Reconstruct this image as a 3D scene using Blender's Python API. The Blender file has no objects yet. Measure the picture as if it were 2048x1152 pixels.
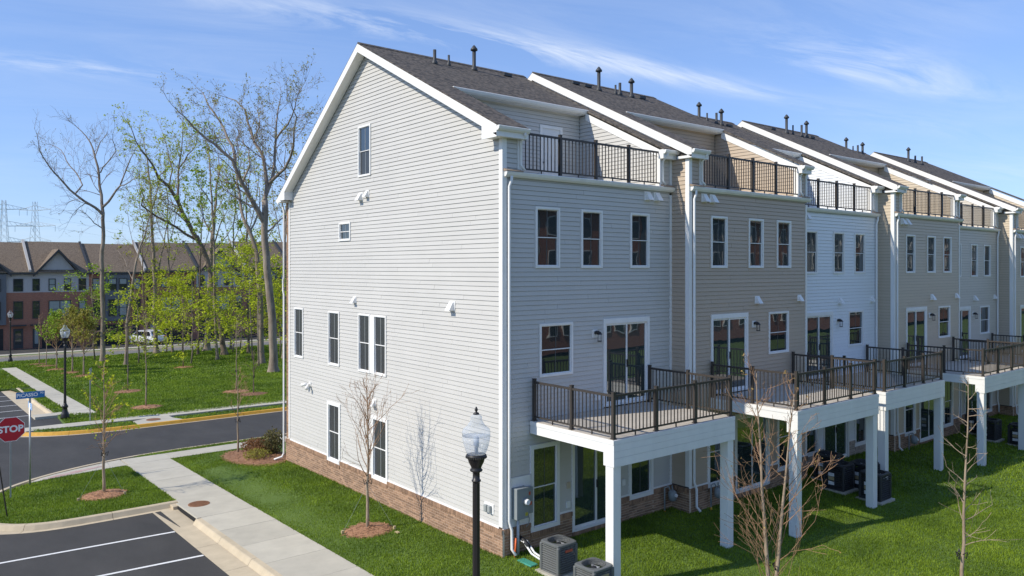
import bpy, bmesh, math, random
import numpy as np
from mathutils import Vector, Matrix, noise

# ------------------------------------------------------------------ camera, sky, sun, exposure
scene = bpy.context.scene
CAM = Vector((-11.149, -14.133, 6.70))
YAW = math.atan(1916 / 1550.0)
cd = bpy.data.cameras.new('camera')
cam = bpy.data.objects.new('camera', cd)
scene.collection.objects.link(cam)
cam.location = CAM
cam.rotation_euler = (math.radians(90), 0, YAW - math.radians(90))
cd.sensor_width = 36.0
cd.lens = 36.0 * 1550 / 2048
cd.shift_y = -40 / 2048
cd.clip_start = 0.1
cd.clip_end = 3000
scene.camera = cam

SUN_EL = math.radians(39.5)
SUN_TRAVEL = Vector((1.0, -0.254, 0)).normalized()
to_sun = Vector((-SUN_TRAVEL.x * math.cos(SUN_EL), -SUN_TRAVEL.y * math.cos(SUN_EL), math.sin(SUN_EL)))
ld = bpy.data.lights.new('sun', 'SUN')
ld.energy = 3.0
ld.angle = math.radians(0.55)
ld.color = (1.0, 0.935, 0.81)
sun = bpy.data.objects.new('sun', ld)
scene.collection.objects.link(sun)
sun.rotation_euler = to_sun.to_track_quat('Z', 'Y').to_euler()
sun.location = (-30, 10, 40)

world = bpy.data.worlds.new('World')
scene.world = world
world.use_nodes = True
nt = world.node_tree
N, L = nt.nodes, nt.links
N.clear()
wo = N.new('ShaderNodeOutputWorld')
bg = N.new('ShaderNodeBackground')
bg.inputs['Strength'].default_value = 0.15
sky = N.new('ShaderNodeTexSky')
sky.sky_type = 'NISHITA'
sky.sun_disc = False
sky.sun_elevation = SUN_EL
sky.sun_rotation = math.atan2(to_sun.x, to_sun.y)
sky.altitude = 100
sky.air_density = 1.0
sky.dust_density = 0.0
sky.ozone_density = 3.0
# wispy cirrus: noise on a flat cloud layer high above the place
tc = N.new('ShaderNodeTexCoord')
sep = N.new('ShaderNodeSeparateXYZ')
L.new(tc.outputs['Generated'], sep.inputs[0])
def wmath(op, a, b=None):
    n = N.new('ShaderNodeMath'); n.operation = op
    for i, v in enumerate((a, b)):
        if v is None: continue
        if isinstance(v, (int, float)): n.inputs[i].default_value = v
        else: L.new(v, n.inputs[i])
    return n.outputs[0]
zz = wmath('MAXIMUM', wmath('ADD', sep.outputs['Z'], 0.10), 0.02)
cxy = N.new('ShaderNodeCombineXYZ')
L.new(wmath('DIVIDE', sep.outputs['X'], zz), cxy.inputs[0])
L.new(wmath('DIVIDE', sep.outputs['Y'], zz), cxy.inputs[1])
rotn = N.new('ShaderNodeMapping')
rotn.inputs['Rotation'].default_value = (0, 0, math.radians(13))
L.new(cxy.outputs[0], rotn.inputs[0])
mp = N.new('ShaderNodeMapping')
mp.inputs['Scale'].default_value = (0.75, 2.7, 1.0)
mp.inputs['Location'].default_value = (3.1, 1.7, 0)
L.new(rotn.outputs[0], mp.inputs[0])
n1 = N.new('ShaderNodeTexNoise')
n1.inputs['Scale'].default_value = 1.0
n1.inputs['Detail'].default_value = 10
n1.inputs['Roughness'].default_value = 0.66
n1.inputs['Distortion'].default_value = 1.1
L.new(mp.outputs[0], n1.inputs['Vector'])
n2 = N.new('ShaderNodeTexNoise')
n2.inputs['Scale'].default_value = 0.55
n2.inputs['Detail'].default_value = 3
L.new(rotn.outputs[0], n2.inputs['Vector'])
cr = N.new('ShaderNodeValToRGB')
cr.color_ramp.elements[0].position = 0.38
cr.color_ramp.elements[1].position = 0.78
L.new(n1.outputs['Fac'], cr.inputs[0])
cr2 = N.new('ShaderNodeValToRGB')
cr2.color_ramp.elements[0].position = 0.40
cr2.color_ramp.elements[1].position = 0.75
L.new(n2.outputs['Fac'], cr2.inputs[0])
sp2 = N.new('ShaderNodeSeparateXYZ')
L.new(rotn.outputs[0], sp2.inputs[0])
mask = wmath('MULTIPLY', cr2.outputs[0], 0.20)
# the banks of cirrus that stand in this sky
for (bx, by, wx, wy, amp) in ((1.05, 2.31, .72, .095, 1.15), (1.75, 2.28, .45, .07, .7), (2.35, 1.86, .48, .14, .9), (-.15, 3.03, .42, .08, .6), (2.9, 2.25, .6, .12, .2)):
    ex_ = wmath('POWER', wmath('DIVIDE', wmath('SUBTRACT', sp2.outputs[0], bx), wx), 2.0)
    ey_ = wmath('POWER', wmath('DIVIDE', wmath('SUBTRACT', sp2.outputs[1], by), wy), 2.0)
    gs = wmath('EXPONENT', wmath('MULTIPLY', wmath('ADD', ex_, ey_), -1.0))
    mask = wmath('ADD', mask, wmath('MULTIPLY', gs, amp))
cf = wmath('MULTIPLY', cr.outputs[0], mask)
cf = wmath('MINIMUM', wmath('MULTIPLY', cf, 1.5), 0.85)
mx = N.new('ShaderNodeMixRGB')
L.new(cf, mx.inputs[0])
gm = N.new('ShaderNodeGamma')
gm.inputs['Gamma'].default_value = 0.6
L.new(sky.outputs[0], gm.inputs['Color'])
tint = N.new('ShaderNodeMixRGB')
tint.blend_type = 'MULTIPLY'
tint.inputs[0].default_value = 1.0
tint.inputs[2].default_value = (0.86, 1.08, 1.55, 1)
L.new(gm.outputs[0], tint.inputs[1])
L.new(tint.outputs[0], mx.inputs[1])
mx.inputs[2].default_value = (4.3, 4.6, 5.0, 1)
L.new(mx.outputs[0], bg.inputs['Color'])
L.new(bg.outputs[0], wo.inputs['Surface'])

scene.view_settings.view_transform = 'Standard'
scene.view_settings.look = 'None'
scene.view_settings.exposure = 0.58
scene.view_settings.gamma = 1.0
scene.view_settings.use_curve_mapping = False
scene.cycles.max_bounces = 8
scene.cycles.transparent_max_bounces = 16

# ------------------------------------------------------------------ helpers
C = scene.collection
ORG = {}
def origin(o):
    return ORG.get(o.name, Vector((0, 0, 0))) if o is not None else Vector((0, 0, 0))
def tag(o, label=None, cat=None, group=None, kind=None):
    if label: o['label'] = label
    if cat: o['category'] = cat
    if group: o['group'] = group
    if kind: o['kind'] = kind
    return o
def empty(name, loc, label=None, cat=None, group=None, parent=None):
    o = bpy.data.objects.new(name, None)
    C.objects.link(o)
    o.empty_display_size = 0.2
    o.location = Vector(loc) - origin(parent)
    if parent: o.parent = parent
    ORG[o.name] = Vector(loc)
    return tag(o, label, cat, group)
def place(name, me, loc, parent=None, rotz=0.0):
    o = bpy.data.objects.new(name, me)
    C.objects.link(o)
    o.location = Vector(loc) - origin(parent)
    o.rotation_euler = (0, 0, rotz)
    if parent: o.parent = parent
    ORG[o.name] = Vector(loc)
    return o
def copy_tree(o, parent=None):
    c = o.copy()
    C.objects.link(c)
    if parent is not None:
        c.parent = parent
    for ch in o.children:
        copy_tree(ch, c)
    return c

class MB:
    """collects boxes, tubes, prisms into one mesh (world coordinates)"""
    def __init__(s):
        s.v = []; s.f = []; s.m = []; s.cur = 0; s.st = []
    def add(s, vs, fs):
        b = len(s.v); s.st.append((b, len(s.f)))
        s.v.extend([tuple(p) for p in vs])
        s.f.extend([tuple(i + b for i in q) for q in fs])
        s.m.extend([s.cur] * len(fs))
    def box(s, x0, x1, y0, y1, z0, z1):
        s.add([(x0,y0,z0),(x1,y0,z0),(x1,y1,z0),(x0,y1,z0),(x0,y0,z1),(x1,y0,z1),(x1,y1,z1),(x0,y1,z1)],
              [(0,3,2,1),(4,5,6,7),(0,1,5,4),(1,2,6,5),(2,3,7,6),(3,0,4,7)])
        return s
    def hexa(s, p):
        s.add(p, [(0,3,2,1),(4,5,6,7),(0,1,5,4),(1,2,6,5),(2,3,7,6),(3,0,4,7)])
        return s
    def prism(s, poly, d):
        """poly: list of 3D points (planar), extruded by vector d"""
        n = len(poly); d = Vector(d)
        a = [Vector(p) for p in poly]; b = [p + d for p in a]
        s.add(a + b, [tuple(range(n))[::-1], tuple(range(n, 2*n))] + [(i, (i+1) % n, n + (i+1) % n, n + i) for i in range(n)])
        return s
    def tube(s, pts, rad, n=8, cap=True):
        pts = [Vector(p) for p in pts]
        if not isinstance(rad, (list, tuple)): rad = [rad] * len(pts)
        k = len(pts); vs = []; prev = None
        for i, p in enumerate(pts):
            t = (pts[min(i+1, k-1)] - pts[max(i-1, 0)])
            if t.length < 1e-9: t = Vector((0,0,1))
            t.normalize()
            if prev is None:
                u = t.orthogonal().normalized()
            else:
                u = prev - t * prev.dot(t)
                u = u.normalized() if u.length > 1e-6 else t.orthogonal().normalized()
            prev = u
            w = t.cross(u)
            for j in range(n):
                a = 2 * math.pi * j / n
                vs.append(p + (u * math.cos(a) + w * math.sin(a)) * rad[i])
        fs = []
        for i in range(k - 1):
            for j in range(n):
                fs.append((i*n + j, i*n + (j+1) % n, (i+1)*n + (j+1) % n, (i+1)*n + j))
        if cap:
            fs.append(tuple(range(n))[::-1]); fs.append(tuple(range((k-1)*n, k*n)))
        s.add(vs, fs)
        return s
    def lathe(s, prof, c, n=20, sq=None):
        """prof: [(r, z)], around vertical axis at c"""
        vs = []; fs = []; k = len(prof)
        for r, z in prof:
            for j in range(n):
                a = 2 * math.pi * (j + .5) / n
                vs.append((c[0] + r * math.cos(a), c[1] + r * math.sin(a), c[2] + z))
        for i in range(k - 1):
            for j in range(n):
                fs.append((i*n + j, i*n + (j+1) % n, (i+1)*n + (j+1) % n, (i+1)*n + j))
        fs.append(tuple(range(n))[::-1]); fs.append(tuple(range((k-1)*n, k*n)))
        s.add(vs, fs)
        return s
    def mesh(s, name, mat, org=(0,0,0), smooth=False):
        me = bpy.data.meshes.new(name)
        o = Vector(org)
        me.from_pydata([Vector(p) - o for p in s.v], [], s.f)
        for q in (mat if isinstance(mat, (list, tuple)) else [mat]):
            me.materials.append(q)
        if isinstance(mat, (list, tuple)):
            me.polygons.foreach_set('material_index', s.m)
        if smooth:
            me.polygons.foreach_set('use_smooth', [True] * len(me.polygons))
        me.update()
        return me
    def build_each(s, name, mat, parent=None, **kw):
        """one object for each set of primitives that touch"""
        n = len(s.st); bb = []
        for i in range(n):
            a = s.st[i][0]; b = s.st[i+1][0] if i + 1 < n else len(s.v)
            q = s.v[a:b]
            bb.append([f(p[k] for p in q) for k in range(3) for f in (min, max)])
        grp = list(range(n))
        def root(i):
            while grp[i] != i: i = grp[i]
            return i
        for i in range(n):
            for j in range(i):
                if all(bb[i][2*k] <= bb[j][2*k+1] + .012 and bb[j][2*k] <= bb[i][2*k+1] + .012 for k in range(3)):
                    grp[root(i)] = root(j)
        out = {}
        for i in range(n):
            t = out.setdefault(root(i), MB())
            a, f0 = s.st[i]; b, f1 = s.st[i+1] if i + 1 < n else (len(s.v), len(s.f))
            t.add(s.v[a:b], [tuple(x - a for x in q) for q in s.f[f0:f1]])
        return [t.build(name, mat, parent, **kw) for t in out.values()]
    def build(s, name, mat, parent=None, org=None, smooth=False, bevel=0.0):
        og = Vector(org) if org is not None else origin(parent)
        me = s.mesh(name, mat, og, smooth)
        o = place(name, me, og, parent)
        if bevel:
            b = o.modifiers.new('bevel', 'BEVEL'); b.width = bevel; b.segments = 2; b.limit_method = 'ANGLE'
            b.angle_limit = math.radians(40)
        return o

# ------------------------------------------------------------------ materials
MATS = {}
def mat(name, col, rough=0.6, var=0.0, vscale=3.0, bump=0.0, bscale=40.0, metal=0.0, spec=0.5, col2=None, isl=0.0, detail=5, stretch=None):
    if name in MATS: return MATS[name]
    m = bpy.data.materials.new(name); m.use_nodes = True
    t = m.node_tree; n = t.nodes; l = t.links
    b = n['Principled BSDF']
    b.inputs['Roughness'].default_value = rough
    b.inputs['Metallic'].default_value = metal
    b.inputs['Specular IOR Level'].default_value = spec
    b.inputs['Base Color'].default_value = (*col, 1)
    ge = n.new('ShaderNodeNewGeometry')
    vec = ge.outputs['Position']
    if stretch:
        mpn = n.new('ShaderNodeMapping'); mpn.inputs['Scale'].default_value = stretch
        l.new(vec, mpn.inputs[0]); vec = mpn.outputs[0]
    out = None
    if var > 0 or col2:
        nz = n.new('ShaderNodeTexNoise'); nz.inputs['Scale'].default_value = vscale; nz.inputs['Detail'].default_value = detail
        nz.inputs['Roughness'].default_value = 0.65
        l.new(vec, nz.inputs['Vector'])
        rp = n.new('ShaderNodeValToRGB')
        c2 = col2 if col2 else tuple(c * (1 + var) for c in col)
        c1 = col if col2 else tuple(c * (1 - var) for c in col)
        rp.color_ramp.elements[0].color = (*c1, 1); rp.color_ramp.elements[0].position = 0.32
        rp.color_ramp.elements[1].color = (*c2, 1); rp.color_ramp.elements[1].position = 0.68
        l.new(nz.outputs['Fac'], rp.inputs[0])
        out = rp.outputs[0]
    if isl > 0:
        oi = n.new('ShaderNodeObjectInfo')
        ad = n.new('ShaderNodeMath'); ad.operation = 'ADD'
        l.new(oi.outputs['Random'], ad.inputs[0]); l.new(ge.outputs['Random Per Island'], ad.inputs[1])
        fr = n.new('ShaderNodeMath'); fr.operation = 'FRACT'; l.new(ad.outputs[0], fr.inputs[0])
        mr = n.new('ShaderNodeMapRange'); mr.inputs['To Min'].default_value = 1 - isl; mr.inputs['To Max'].default_value = 1 + isl
        l.new(fr.outputs[0], mr.inputs['Value'])
        hs = n.new('ShaderNodeHueSaturation')
        l.new(mr.outputs[0], hs.inputs['Value'])
        if out is not None: l.new(out, hs.inputs['Color'])
        else: hs.inputs['Color'].default_value = (*col, 1)
        out = hs.outputs[0]
    if out is not None: l.new(out, b.inputs['Base Color'])
    if bump > 0:
        nb = n.new('ShaderNodeTexNoise'); nb.inputs['Scale'].default_value = bscale; nb.inputs['Detail'].default_value = 6
        l.new(vec, nb.inputs['Vector'])
        bp = n.new('ShaderNodeBump'); bp.inputs['Strength'].default_value = bump; bp.inputs['Distance'].default_value = 0.02
        l.new(nb.outputs['Fac'], bp.inputs['Height']); l.new(bp.outputs[0], b.inputs['Normal'])
    MATS[name] = m
    return m

def leaf_mat(name, col, isl=0.35, trans=0.35):
    if name in MATS: return MATS[name]
    m = mat(name, col, 0.55, isl=isl, spec=0.3)
    t = m.node_tree; n = t.nodes; l = t.links
    b = n['Principled BSDF']
    tr = n.new('ShaderNodeBsdfTranslucent')
    src = b.inputs['Base Color'].links[0].from_socket
    l.new(src, tr.inputs['Color'])
    ms = n.new('ShaderNodeMixShader'); ms.inputs[0].default_value = trans
    l.new(b.outputs[0], ms.inputs[1]); l.new(tr.outputs[0], ms.inputs[2])
    l.new(ms.outputs[0], n['Material Output'].inputs['Surface'])
    return m

def glass_mat(name, tint, ior=1.9, rough=0.015, wave=0.25):
    m = bpy.data.materials.new(name); m.use_nodes = True
    t = m.node_tree; n = t.nodes; l = t.links
    b = n['Principled BSDF']
    b.inputs['Base Color'].default_value = (*tint, 1)
    b.inputs['Roughness'].default_value = rough
    b.inputs['IOR'].default_value = ior
    ge = n.new('ShaderNodeNewGeometry')
    nz = n.new('ShaderNodeTexNoise'); nz.inputs['Scale'].default_value = 1.3; nz.inputs['Detail'].default_value = 1.5
    l.new(ge.outputs['Position'], nz.inputs['Vector'])
    bp = n.new('ShaderNodeBump'); bp.inputs['Strength'].default_value = wave; bp.inputs['Distance'].default_value = 0.05
    l.new(nz.outputs['Fac'], bp.inputs['Height']); l.new(bp.outputs[0], b.inputs['Normal'])
    MATS[name] = m
    return m

def shingle_mat(name, c1, c2, c3):
    m = bpy.data.materials.new(name); m.use_nodes = True
    t = m.node_tree; n = t.nodes; l = t.links
    b = n['Principled BSDF']; b.inputs['Roughness'].default_value = 0.9; b.inputs['Specular IOR Level'].default_value = 0.2
    ge = n.new('ShaderNodeNewGeometry')
    mpn = n.new('ShaderNodeMapping'); mpn.inputs['Scale'].default_value = (1, 1.118, 0)
    l.new(ge.outputs['Position'], mpn.inputs[0])
    bt = n.new('ShaderNodeTexBrick')
    bt.inputs['Scale'].default_value = 1.0
    bt.inputs['Brick Width'].default_value = 0.22
    bt.inputs['Row Height'].default_value = 0.14
    bt.inputs['Mortar Size'].default_value = 0.012
    bt.inputs['Mortar Smooth'].default_value = 0.3
    bt.inputs['Bias'].default_value = 0.0
    bt.offset = 0.43
    bt.inputs['Color1'].default_value = (*c1, 1); bt.inputs['Color2'].default_value = (*c2, 1); bt.inputs['Mortar'].default_value = (*[c * .45 for c in c1], 1)
    l.new(mpn.outputs[0], bt.inputs['Vector'])
    nz = n.new('ShaderNodeTexNoise'); nz.inputs['Scale'].default_value = 9; nz.inputs['Detail'].default_value = 7
    l.new(ge.outputs['Position'], nz.inputs['Vector'])
    rp = n.new('ShaderNodeValToRGB'); rp.color_ramp.elements[0].position = .45; rp.color_ramp.elements[1].position = .62
    l.new(nz.outputs['Fac'], rp.inputs[0])
    mxn = n.new('ShaderNodeMixRGB'); l.new(rp.outputs[0], mxn.inputs[0]); l.new(bt.outputs['Color'], mxn.inputs[1]); mxn.inputs[2].default_value = (*c3, 1)
    l.new(mxn.outputs[0], b.inputs['Base Color'])
    bp = n.new('ShaderNodeBump'); bp.inputs['Strength'].default_value = 0.8; bp.inputs['Distance'].default_value = 0.015; bp.invert = True
    l.new(bt.outputs['Fac'], bp.inputs['Height']); l.new(bp.outputs[0], b.inputs['Normal'])
    MATS[name] = m
    return m

M = dict(
    trim=mat('trim_white', (0.84, 0.825, 0.79), 0.5, var=0.045, vscale=2.2, stretch=(1, 1, .35), bump=0.06, bscale=25),
    grey=mat('siding_pale_grey', (0.565, 0.545, 0.505), 0.5, isl=0.02, bump=0.05, bscale=30, var=0.025, vscale=0.8),
    taupe=mat('siding_taupe', (0.49, 0.39, 0.29), 0.5, isl=0.03, bump=0.05, bscale=30),
    white=mat('siding_white', (0.80, 0.82, 0.83), 0.5, isl=0.015),
    beige=mat('siding_beige', (0.55, 0.455, 0.335), 0.5, isl=0.025),
    greige=mat('siding_greige', (0.60, 0.545, 0.46), 0.5, isl=0.025),
    brick=mat('brick_tan', (0.33, 0.20, 0.125), 0.85, var=0.12, vscale=22, isl=0.30, bump=0.25, bscale=120),
    brick_pale=mat('brick_pale', (0.40, 0.33, 0.27), 0.85, var=0.1, vscale=22, isl=0.2),
    mortar=mat('mortar', (0.70, 0.585, 0.455), 0.9, var=0.1, vscale=9),
    shingle=shingle_mat('shingle', (0.135, 0.118, 0.102), (0.056, 0.052, 0.049), (0.165, 0.138, 0.112)),
    glass=glass_mat('window_glass', (0.022, 0.030, 0.033), 2.1, wave=0.05),
    doorglass=glass_mat('door_glass', (0.035, 0.052, 0.052), 2.5, wave=0.05),
    screen=mat('screened_glass', (0.045, 0.047, 0.048), 0.32, var=0.12, vscale=2.0, spec=0.6),
    muntin=mat('muntin_grey', (0.36, 0.38, 0.38), 0.4),
    sheath_shade=mat('sheathing_shade', (0.10, 0.085, 0.07), 0.9),  # wall backing, coloured dark to paint shadow lines in the siding gaps
    muntd=mat('muntin_dark', (0.10, 0.105, 0.105), 0.4),
    dark=mat('bronze_black', (0.022, 0.019, 0.017), 0.42, spec=0.5),
    bronze=mat('bronze_rail', (0.052, 0.043, 0.036), 0.45, var=0.08),
    pipe=mat('pipe_black', (0.045, 0.048, 0.052), 0.55),
    deckb=mat('deck_board', (0.52, 0.465, 0.39), 0.75, var=0.1, vscale=5, isl=0.06, stretch=(1, 12, 1)),
    conc=mat('concrete', (0.48, 0.442, 0.355), 0.9, var=0.09, vscale=1.4, bump=0.15, bscale=70, isl=0.05, detail=9),
    kerb=mat('kerb_concrete', (0.52, 0.43, 0.295), 0.9, var=0.10, vscale=2.3, bump=0.15, bscale=60, isl=0.04, detail=9),
    asph=mat('asphalt', (0.047, 0.044, 0.040), 0.88, var=0.26, vscale=0.7, bump=0.5, bscale=130, detail=14, stretch=(1, .45, 1)),
    asph_old=mat('asphalt_worn', (0.17, 0.165, 0.155), 0.9, var=0.1, vscale=0.8),
    paint=mat('road_paint', (0.74, 0.73, 0.70), 0.7, var=0.1, vscale=14),
    yellow=mat('yellow_paint', (0.62, 0.33, 0.035), 0.7, var=0.14, vscale=5),
    redp=mat('red_dust', (0.42, 0.22, 0.19), 0.9, col2=(0.52, 0.46, 0.42), vscale=2.2),
    soil=mat('soil_grass', (0.075, 0.13, 0.015), 0.95, col2=(0.11, 0.17, 0.028), vscale=0.6, bump=0.4, bscale=25, detail=10),
    mulch=mat('mulch', (0.22, 0.10, 0.05), 0.95, col2=(0.44, 0.24, 0.13), vscale=28, bump=0.9, bscale=45, isl=0.3, detail=9),
    steel=mat('galvanised', (0.40, 0.42, 0.42), 0.42, metal=0.6, var=0.08),
    meter=mat('meter_grey', (0.26, 0.285, 0.29), 0.5, var=0.05),
    ac=mat('ac_grey', (0.135, 0.14, 0.135), 0.5, var=0.06),
    acblack=mat('ac_black', (0.038, 0.039, 0.041), 0.5),
    acd=mat('ac_dark', (0.02, 0.02, 0.022), 0.6),
    red=mat('sign_red', (0.50, 0.012, 0.03), 0.4),
    signw=mat('sign_white', (0.85, 0.85, 0.86), 0.4),
    blue=mat('sign_blue', (0.012, 0.16, 0.42), 0.4),
    paleblue=mat('sign_paleblue', (0.35, 0.52, 0.80), 0.35),
    rust=mat('rusty_iron', (0.22, 0.10, 0.045), 0.85, var=0.25, vscale=12, bump=0.6, bscale=60),
    black=mat('void_shade', (0.006, 0.006, 0.006), 0.9),
    copper=mat('label_red', (0.50, 0.10, 0.06), 0.5),
    label=mat('label_tan', (0.46, 0.36, 0.20), 0.5),
    orange=mat('orange_pipe', (0.75, 0.14, 0.03), 0.5),
    greenp=mat('green_plastic', (0.06, 0.30, 0.22), 0.5),
    bark=mat('bark_grey', (0.16, 0.12, 0.088), 0.9, col2=(0.37, 0.30, 0.235), vscale=3.5, bump=0.8, bscale=18, stretch=(1, 1, .25), detail=8),
    bark2=mat('bark_brown', (0.10, 0.072, 0.05), 0.9, col2=(0.24, 0.18, 0.13), vscale=4.0, bump=0.8, bscale=18, stretch=(1, 1, .25), detail=8),
    barky=mat('bark_young', (0.25, 0.18, 0.12), 0.85, col2=(0.39, 0.30, 0.21), vscale=9, bump=0.4, bscale=40, stretch=(1, 1, .3)),
    twig=mat('twig', (0.19, 0.135, 0.095), 0.85, var=0.2, vscale=3),
    twigr=mat('twig_red', (0.30, 0.175, 0.095), 0.8, var=0.2, vscale=9),
    leafy=leaf_mat('leaf_yellowgreen', (0.50, 0.56, 0.03), trans=0.42),
    leafg=leaf_mat('leaf_green', (0.30, 0.42, 0.035)),
    leafo=leaf_mat('leaf_olive', (0.36, 0.33, 0.06)),
    leafb=leaf_mat('leaf_bud', (0.42, 0.29, 0.10)),
    leafd=leaf_mat('leaf_dark', (0.17, 0.15, 0.055)),
    leafr=leaf_mat('leaf_russet', (0.26, 0.13, 0.055)),
)
def grass_material():
    m = leaf_mat('grass_blade', (0.075, 0.185, 0.025), isl=0.34, trans=0.3)
    t = m.node_tree; n = t.nodes; l = t.links
    hs = [q for q in n if q.bl_idname == 'ShaderNodeHueSaturation'][0]
    ge = [q for q in n if q.bl_idname == 'ShaderNodeNewGeometry'][0]
    nz = n.new('ShaderNodeTexNoise'); nz.inputs['Scale'].default_value = 0.55; nz.inputs['Detail'].default_value = 8; nz.inputs['Roughness'].default_value = .7
    l.new(ge.outputs['Position'], nz.inputs['Vector'])
    rp = n.new('ShaderNodeValToRGB')
    rp.color_ramp.elements[0].position = 0.36; rp.color_ramp.elements[0].color = (0.105, 0.175, 0.013, 1)
    rp.color_ramp.elements[1].position = 0.66; rp.color_ramp.elements[1].color = (0.255, 0.355, 0.026, 1)
    e = rp.color_ramp.elements.new(0.80); e.color = (0.34, 0.33, 0.08, 1)
    l.new(nz.outputs['Fac'], rp.inputs[0]); l.new(rp.outputs[0], hs.inputs['Color'])
    return m
M['grass'] = grass_material()

# ------------------------------------------------------------------ terrain
def sm(a, b, x):
    t = min(1, max(0, (x - a) / (b - a))); return t * t * (3 - 2 * t)
def gz(x, y):
    z = -0.026 * min(max(y, 0), 95)
    if y < 0: z -= 0.055 * min(-y, 3.5)
    if x > 7: z -= 0.010 * min(x - 7, 40) * (1 - sm(14, 24, y))
    z += 0.17 * sm(1, 11, y) * sm(-2.7, -0.6, x) * (1 - sm(13.2, 16.0, y))
    if y > 30: z += 0.16 * sm(30, 38, y) * (1 - sm(60, 68, y)) * noise.noise(Vector((x * .11, y * .11, 3.7))) * sm(-2, 3, x)
    return z

def sheet(name, poly, zo, m, parent=None, step=1.5, thick=0.0, label=None, kind='structure', cat=None):
    bm = bmesh.new()
    vs = [bm.verts.new((p[0], p[1], 0)) for p in poly]
    f = bm.faces.new(vs)
    if len(poly) > 4: bmesh.ops.triangulate(bm, faces=[f])
    for ax in (0, 1):
        lo = min(p[ax] for p in poly); hi = max(p[ax] for p in poly)
        k = max(1, int((hi - lo) / step))
        for i in range(1, k):
            c = lo + (hi - lo) * i / k
            co = [0, 0, 0]; no = [0, 0, 0]; co[ax] = c; no[ax] = 1
            bmesh.ops.bisect_plane(bm, geom=bm.verts[:] + bm.edges[:] + bm.faces[:], plane_co=co, plane_no=no)
    bmesh.ops.recalc_face_normals(bm, faces=bm.faces)
    for v in bm.verts: v.co.z = gz(v.co.x, v.co.y) + zo
    if bm.faces and sum(q.normal.z for q in bm.faces) < 0: bmesh.ops.reverse_faces(bm, faces=bm.faces)
    if thick:
        r = bmesh.ops.extrude_face_region(bm, geom=bm.faces[:])
        # the new copy stays on top, the old faces become the underside
        nv = [e for e in r['geom'] if isinstance(e, bmesh.types.BMVert)]
        top = set(nv)
        for v in bm.verts:
            if v not in top: v.co.z -= thick
        bmesh.ops.recalc_face_normals(bm, faces=bm.faces)
    me = bpy.data.meshes.new(name); bm.to_mesh(me); bm.free()
    me.materials.append(m)
    o = place(name, me, (0, 0, 0), parent)
    if parent is None: tag(o, label, cat, kind=kind)
    return o
def rect(x0, x1, y0, y1): return [(x0, y0), (x1, y0), (x1, y1), (x0, y1)]

# ------------------------------------------------------------------ ground, lawns, roads, pavements
def base_ground():
    xs = [-1500, -600, -250, -120, -60, -30, -15, 0, 15, 30, 45, 60, 80, 120, 250, 600, 1500]
    ys = [-1500, -600, -250, -120, -60, -40, -20, 0, 15, 30, 45, 60, 75, 95, 130, 250, 600, 1500]
    vs = [(x, y, gz(x, y) - 0.45) for y in ys for x in xs]
    n = len(xs)
    fs = [(j*n + i, j*n + i + 1, (j+1)*n + i + 1, (j+1)*n + i) for j in range(len(ys)-1) for i in range(n-1)]
    me = bpy.data.meshes.new('ground'); me.from_pydata(vs, [], fs); me.materials.append(M['soil'])
    tag(place('ground', me, (0, 0, 0)), 'wide grassy ground under the whole estate', kind='structure')
base_ground()
XR, XL, YB = 75, -45, -32
sheet('lawn', rect(-2.85, XR, YB, 16.45), -0.01, M['soil'], thick=0.5, label='mown green lawn around the row of townhouses')
isl_poly = [(-4.36,10.28),(-4.36,16.35),(-5.0,16.3),(-6.5,16.05),(-7.5,15.75),(-8.1,15.2),(-8.6,14.5),(-8.95,13.6),(-9.05,12.6),(-8.9,11.6),(-8.4,10.8),(-7.6,10.38),(-5.9,10.28)]
sheet('lawn_corner', isl_poly, -0.01, M['soil'], step=.8, thick=0.4, label='rounded grass corner with the stop sign and a sapling')
sheet('lawn_strip', [(-3.9,17.56),(-2.6,17.58),(0.9,17.60),(1.7,17.9),(1.7,18.0),(-2.0,18.0),(-3.5,17.86)], -0.005, M['soil'], thick=0.3, label='thin grass strip beside the near edge of the street')
sheet('lawn_verge', [(-3.9,25.35),(-1.9,25.28),(-1.9,26.5),(-4.1,26.6),(-6.0,27.2),(-5.6,26.2)], -0.005, M['soil'], thick=0.3, label='grass verge beside the yellow kerb left of the drain')
sheet('lawn_verge', [(0.1,25.26),(XR,25.26),(XR,26.05),(-0.1,26.3)], -0.005, M['soil'], thick=0.3, label='grass verge beside the yellow kerb right of the drain')
sheet('lawn_wood', [(-2.6,27.75),(2,27.3),(XR,27.2),(XR,69.6),(-7.0,69.6),(-7.0,62.6),(-2.6,62.6)], -0.01, M['soil'], step=3, thick=0.4, label='sloping grass under the tall trees across the street')
sheet('lawn_patch', [(-4.45,28.1),(-3.62,27.95),(-2.6,27.75),(-2.6,30.5),(-3.7,31.3),(-4.3,31.2)], -0.01, M['soil'], thick=0.3, label='small grass patch around the lamp across the street')
sheet('lawn_patch', [(-4.35,32.3),(-3.66,32.3),(-3.66,44.6),(-4.35,44.6)], -0.01, M['soil'], thick=0.3, label='narrow grass strip beside the far parking bays')
sheet('lawn_patch', [(-9,46.0),(-3.66,46.0),(-3.66,60.5),(-9,60.5)], -0.01, M['soil'], thick=0.3, label='grass beyond the far parking bays')
sheet('lawn_patch', [(-20,76.1),(XR,76.1),(XR,77.4),(-20,77.4)], -0.01, M['soil'], step=4, thick=0.3, label='grass strip before the brick townhouses')
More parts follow.
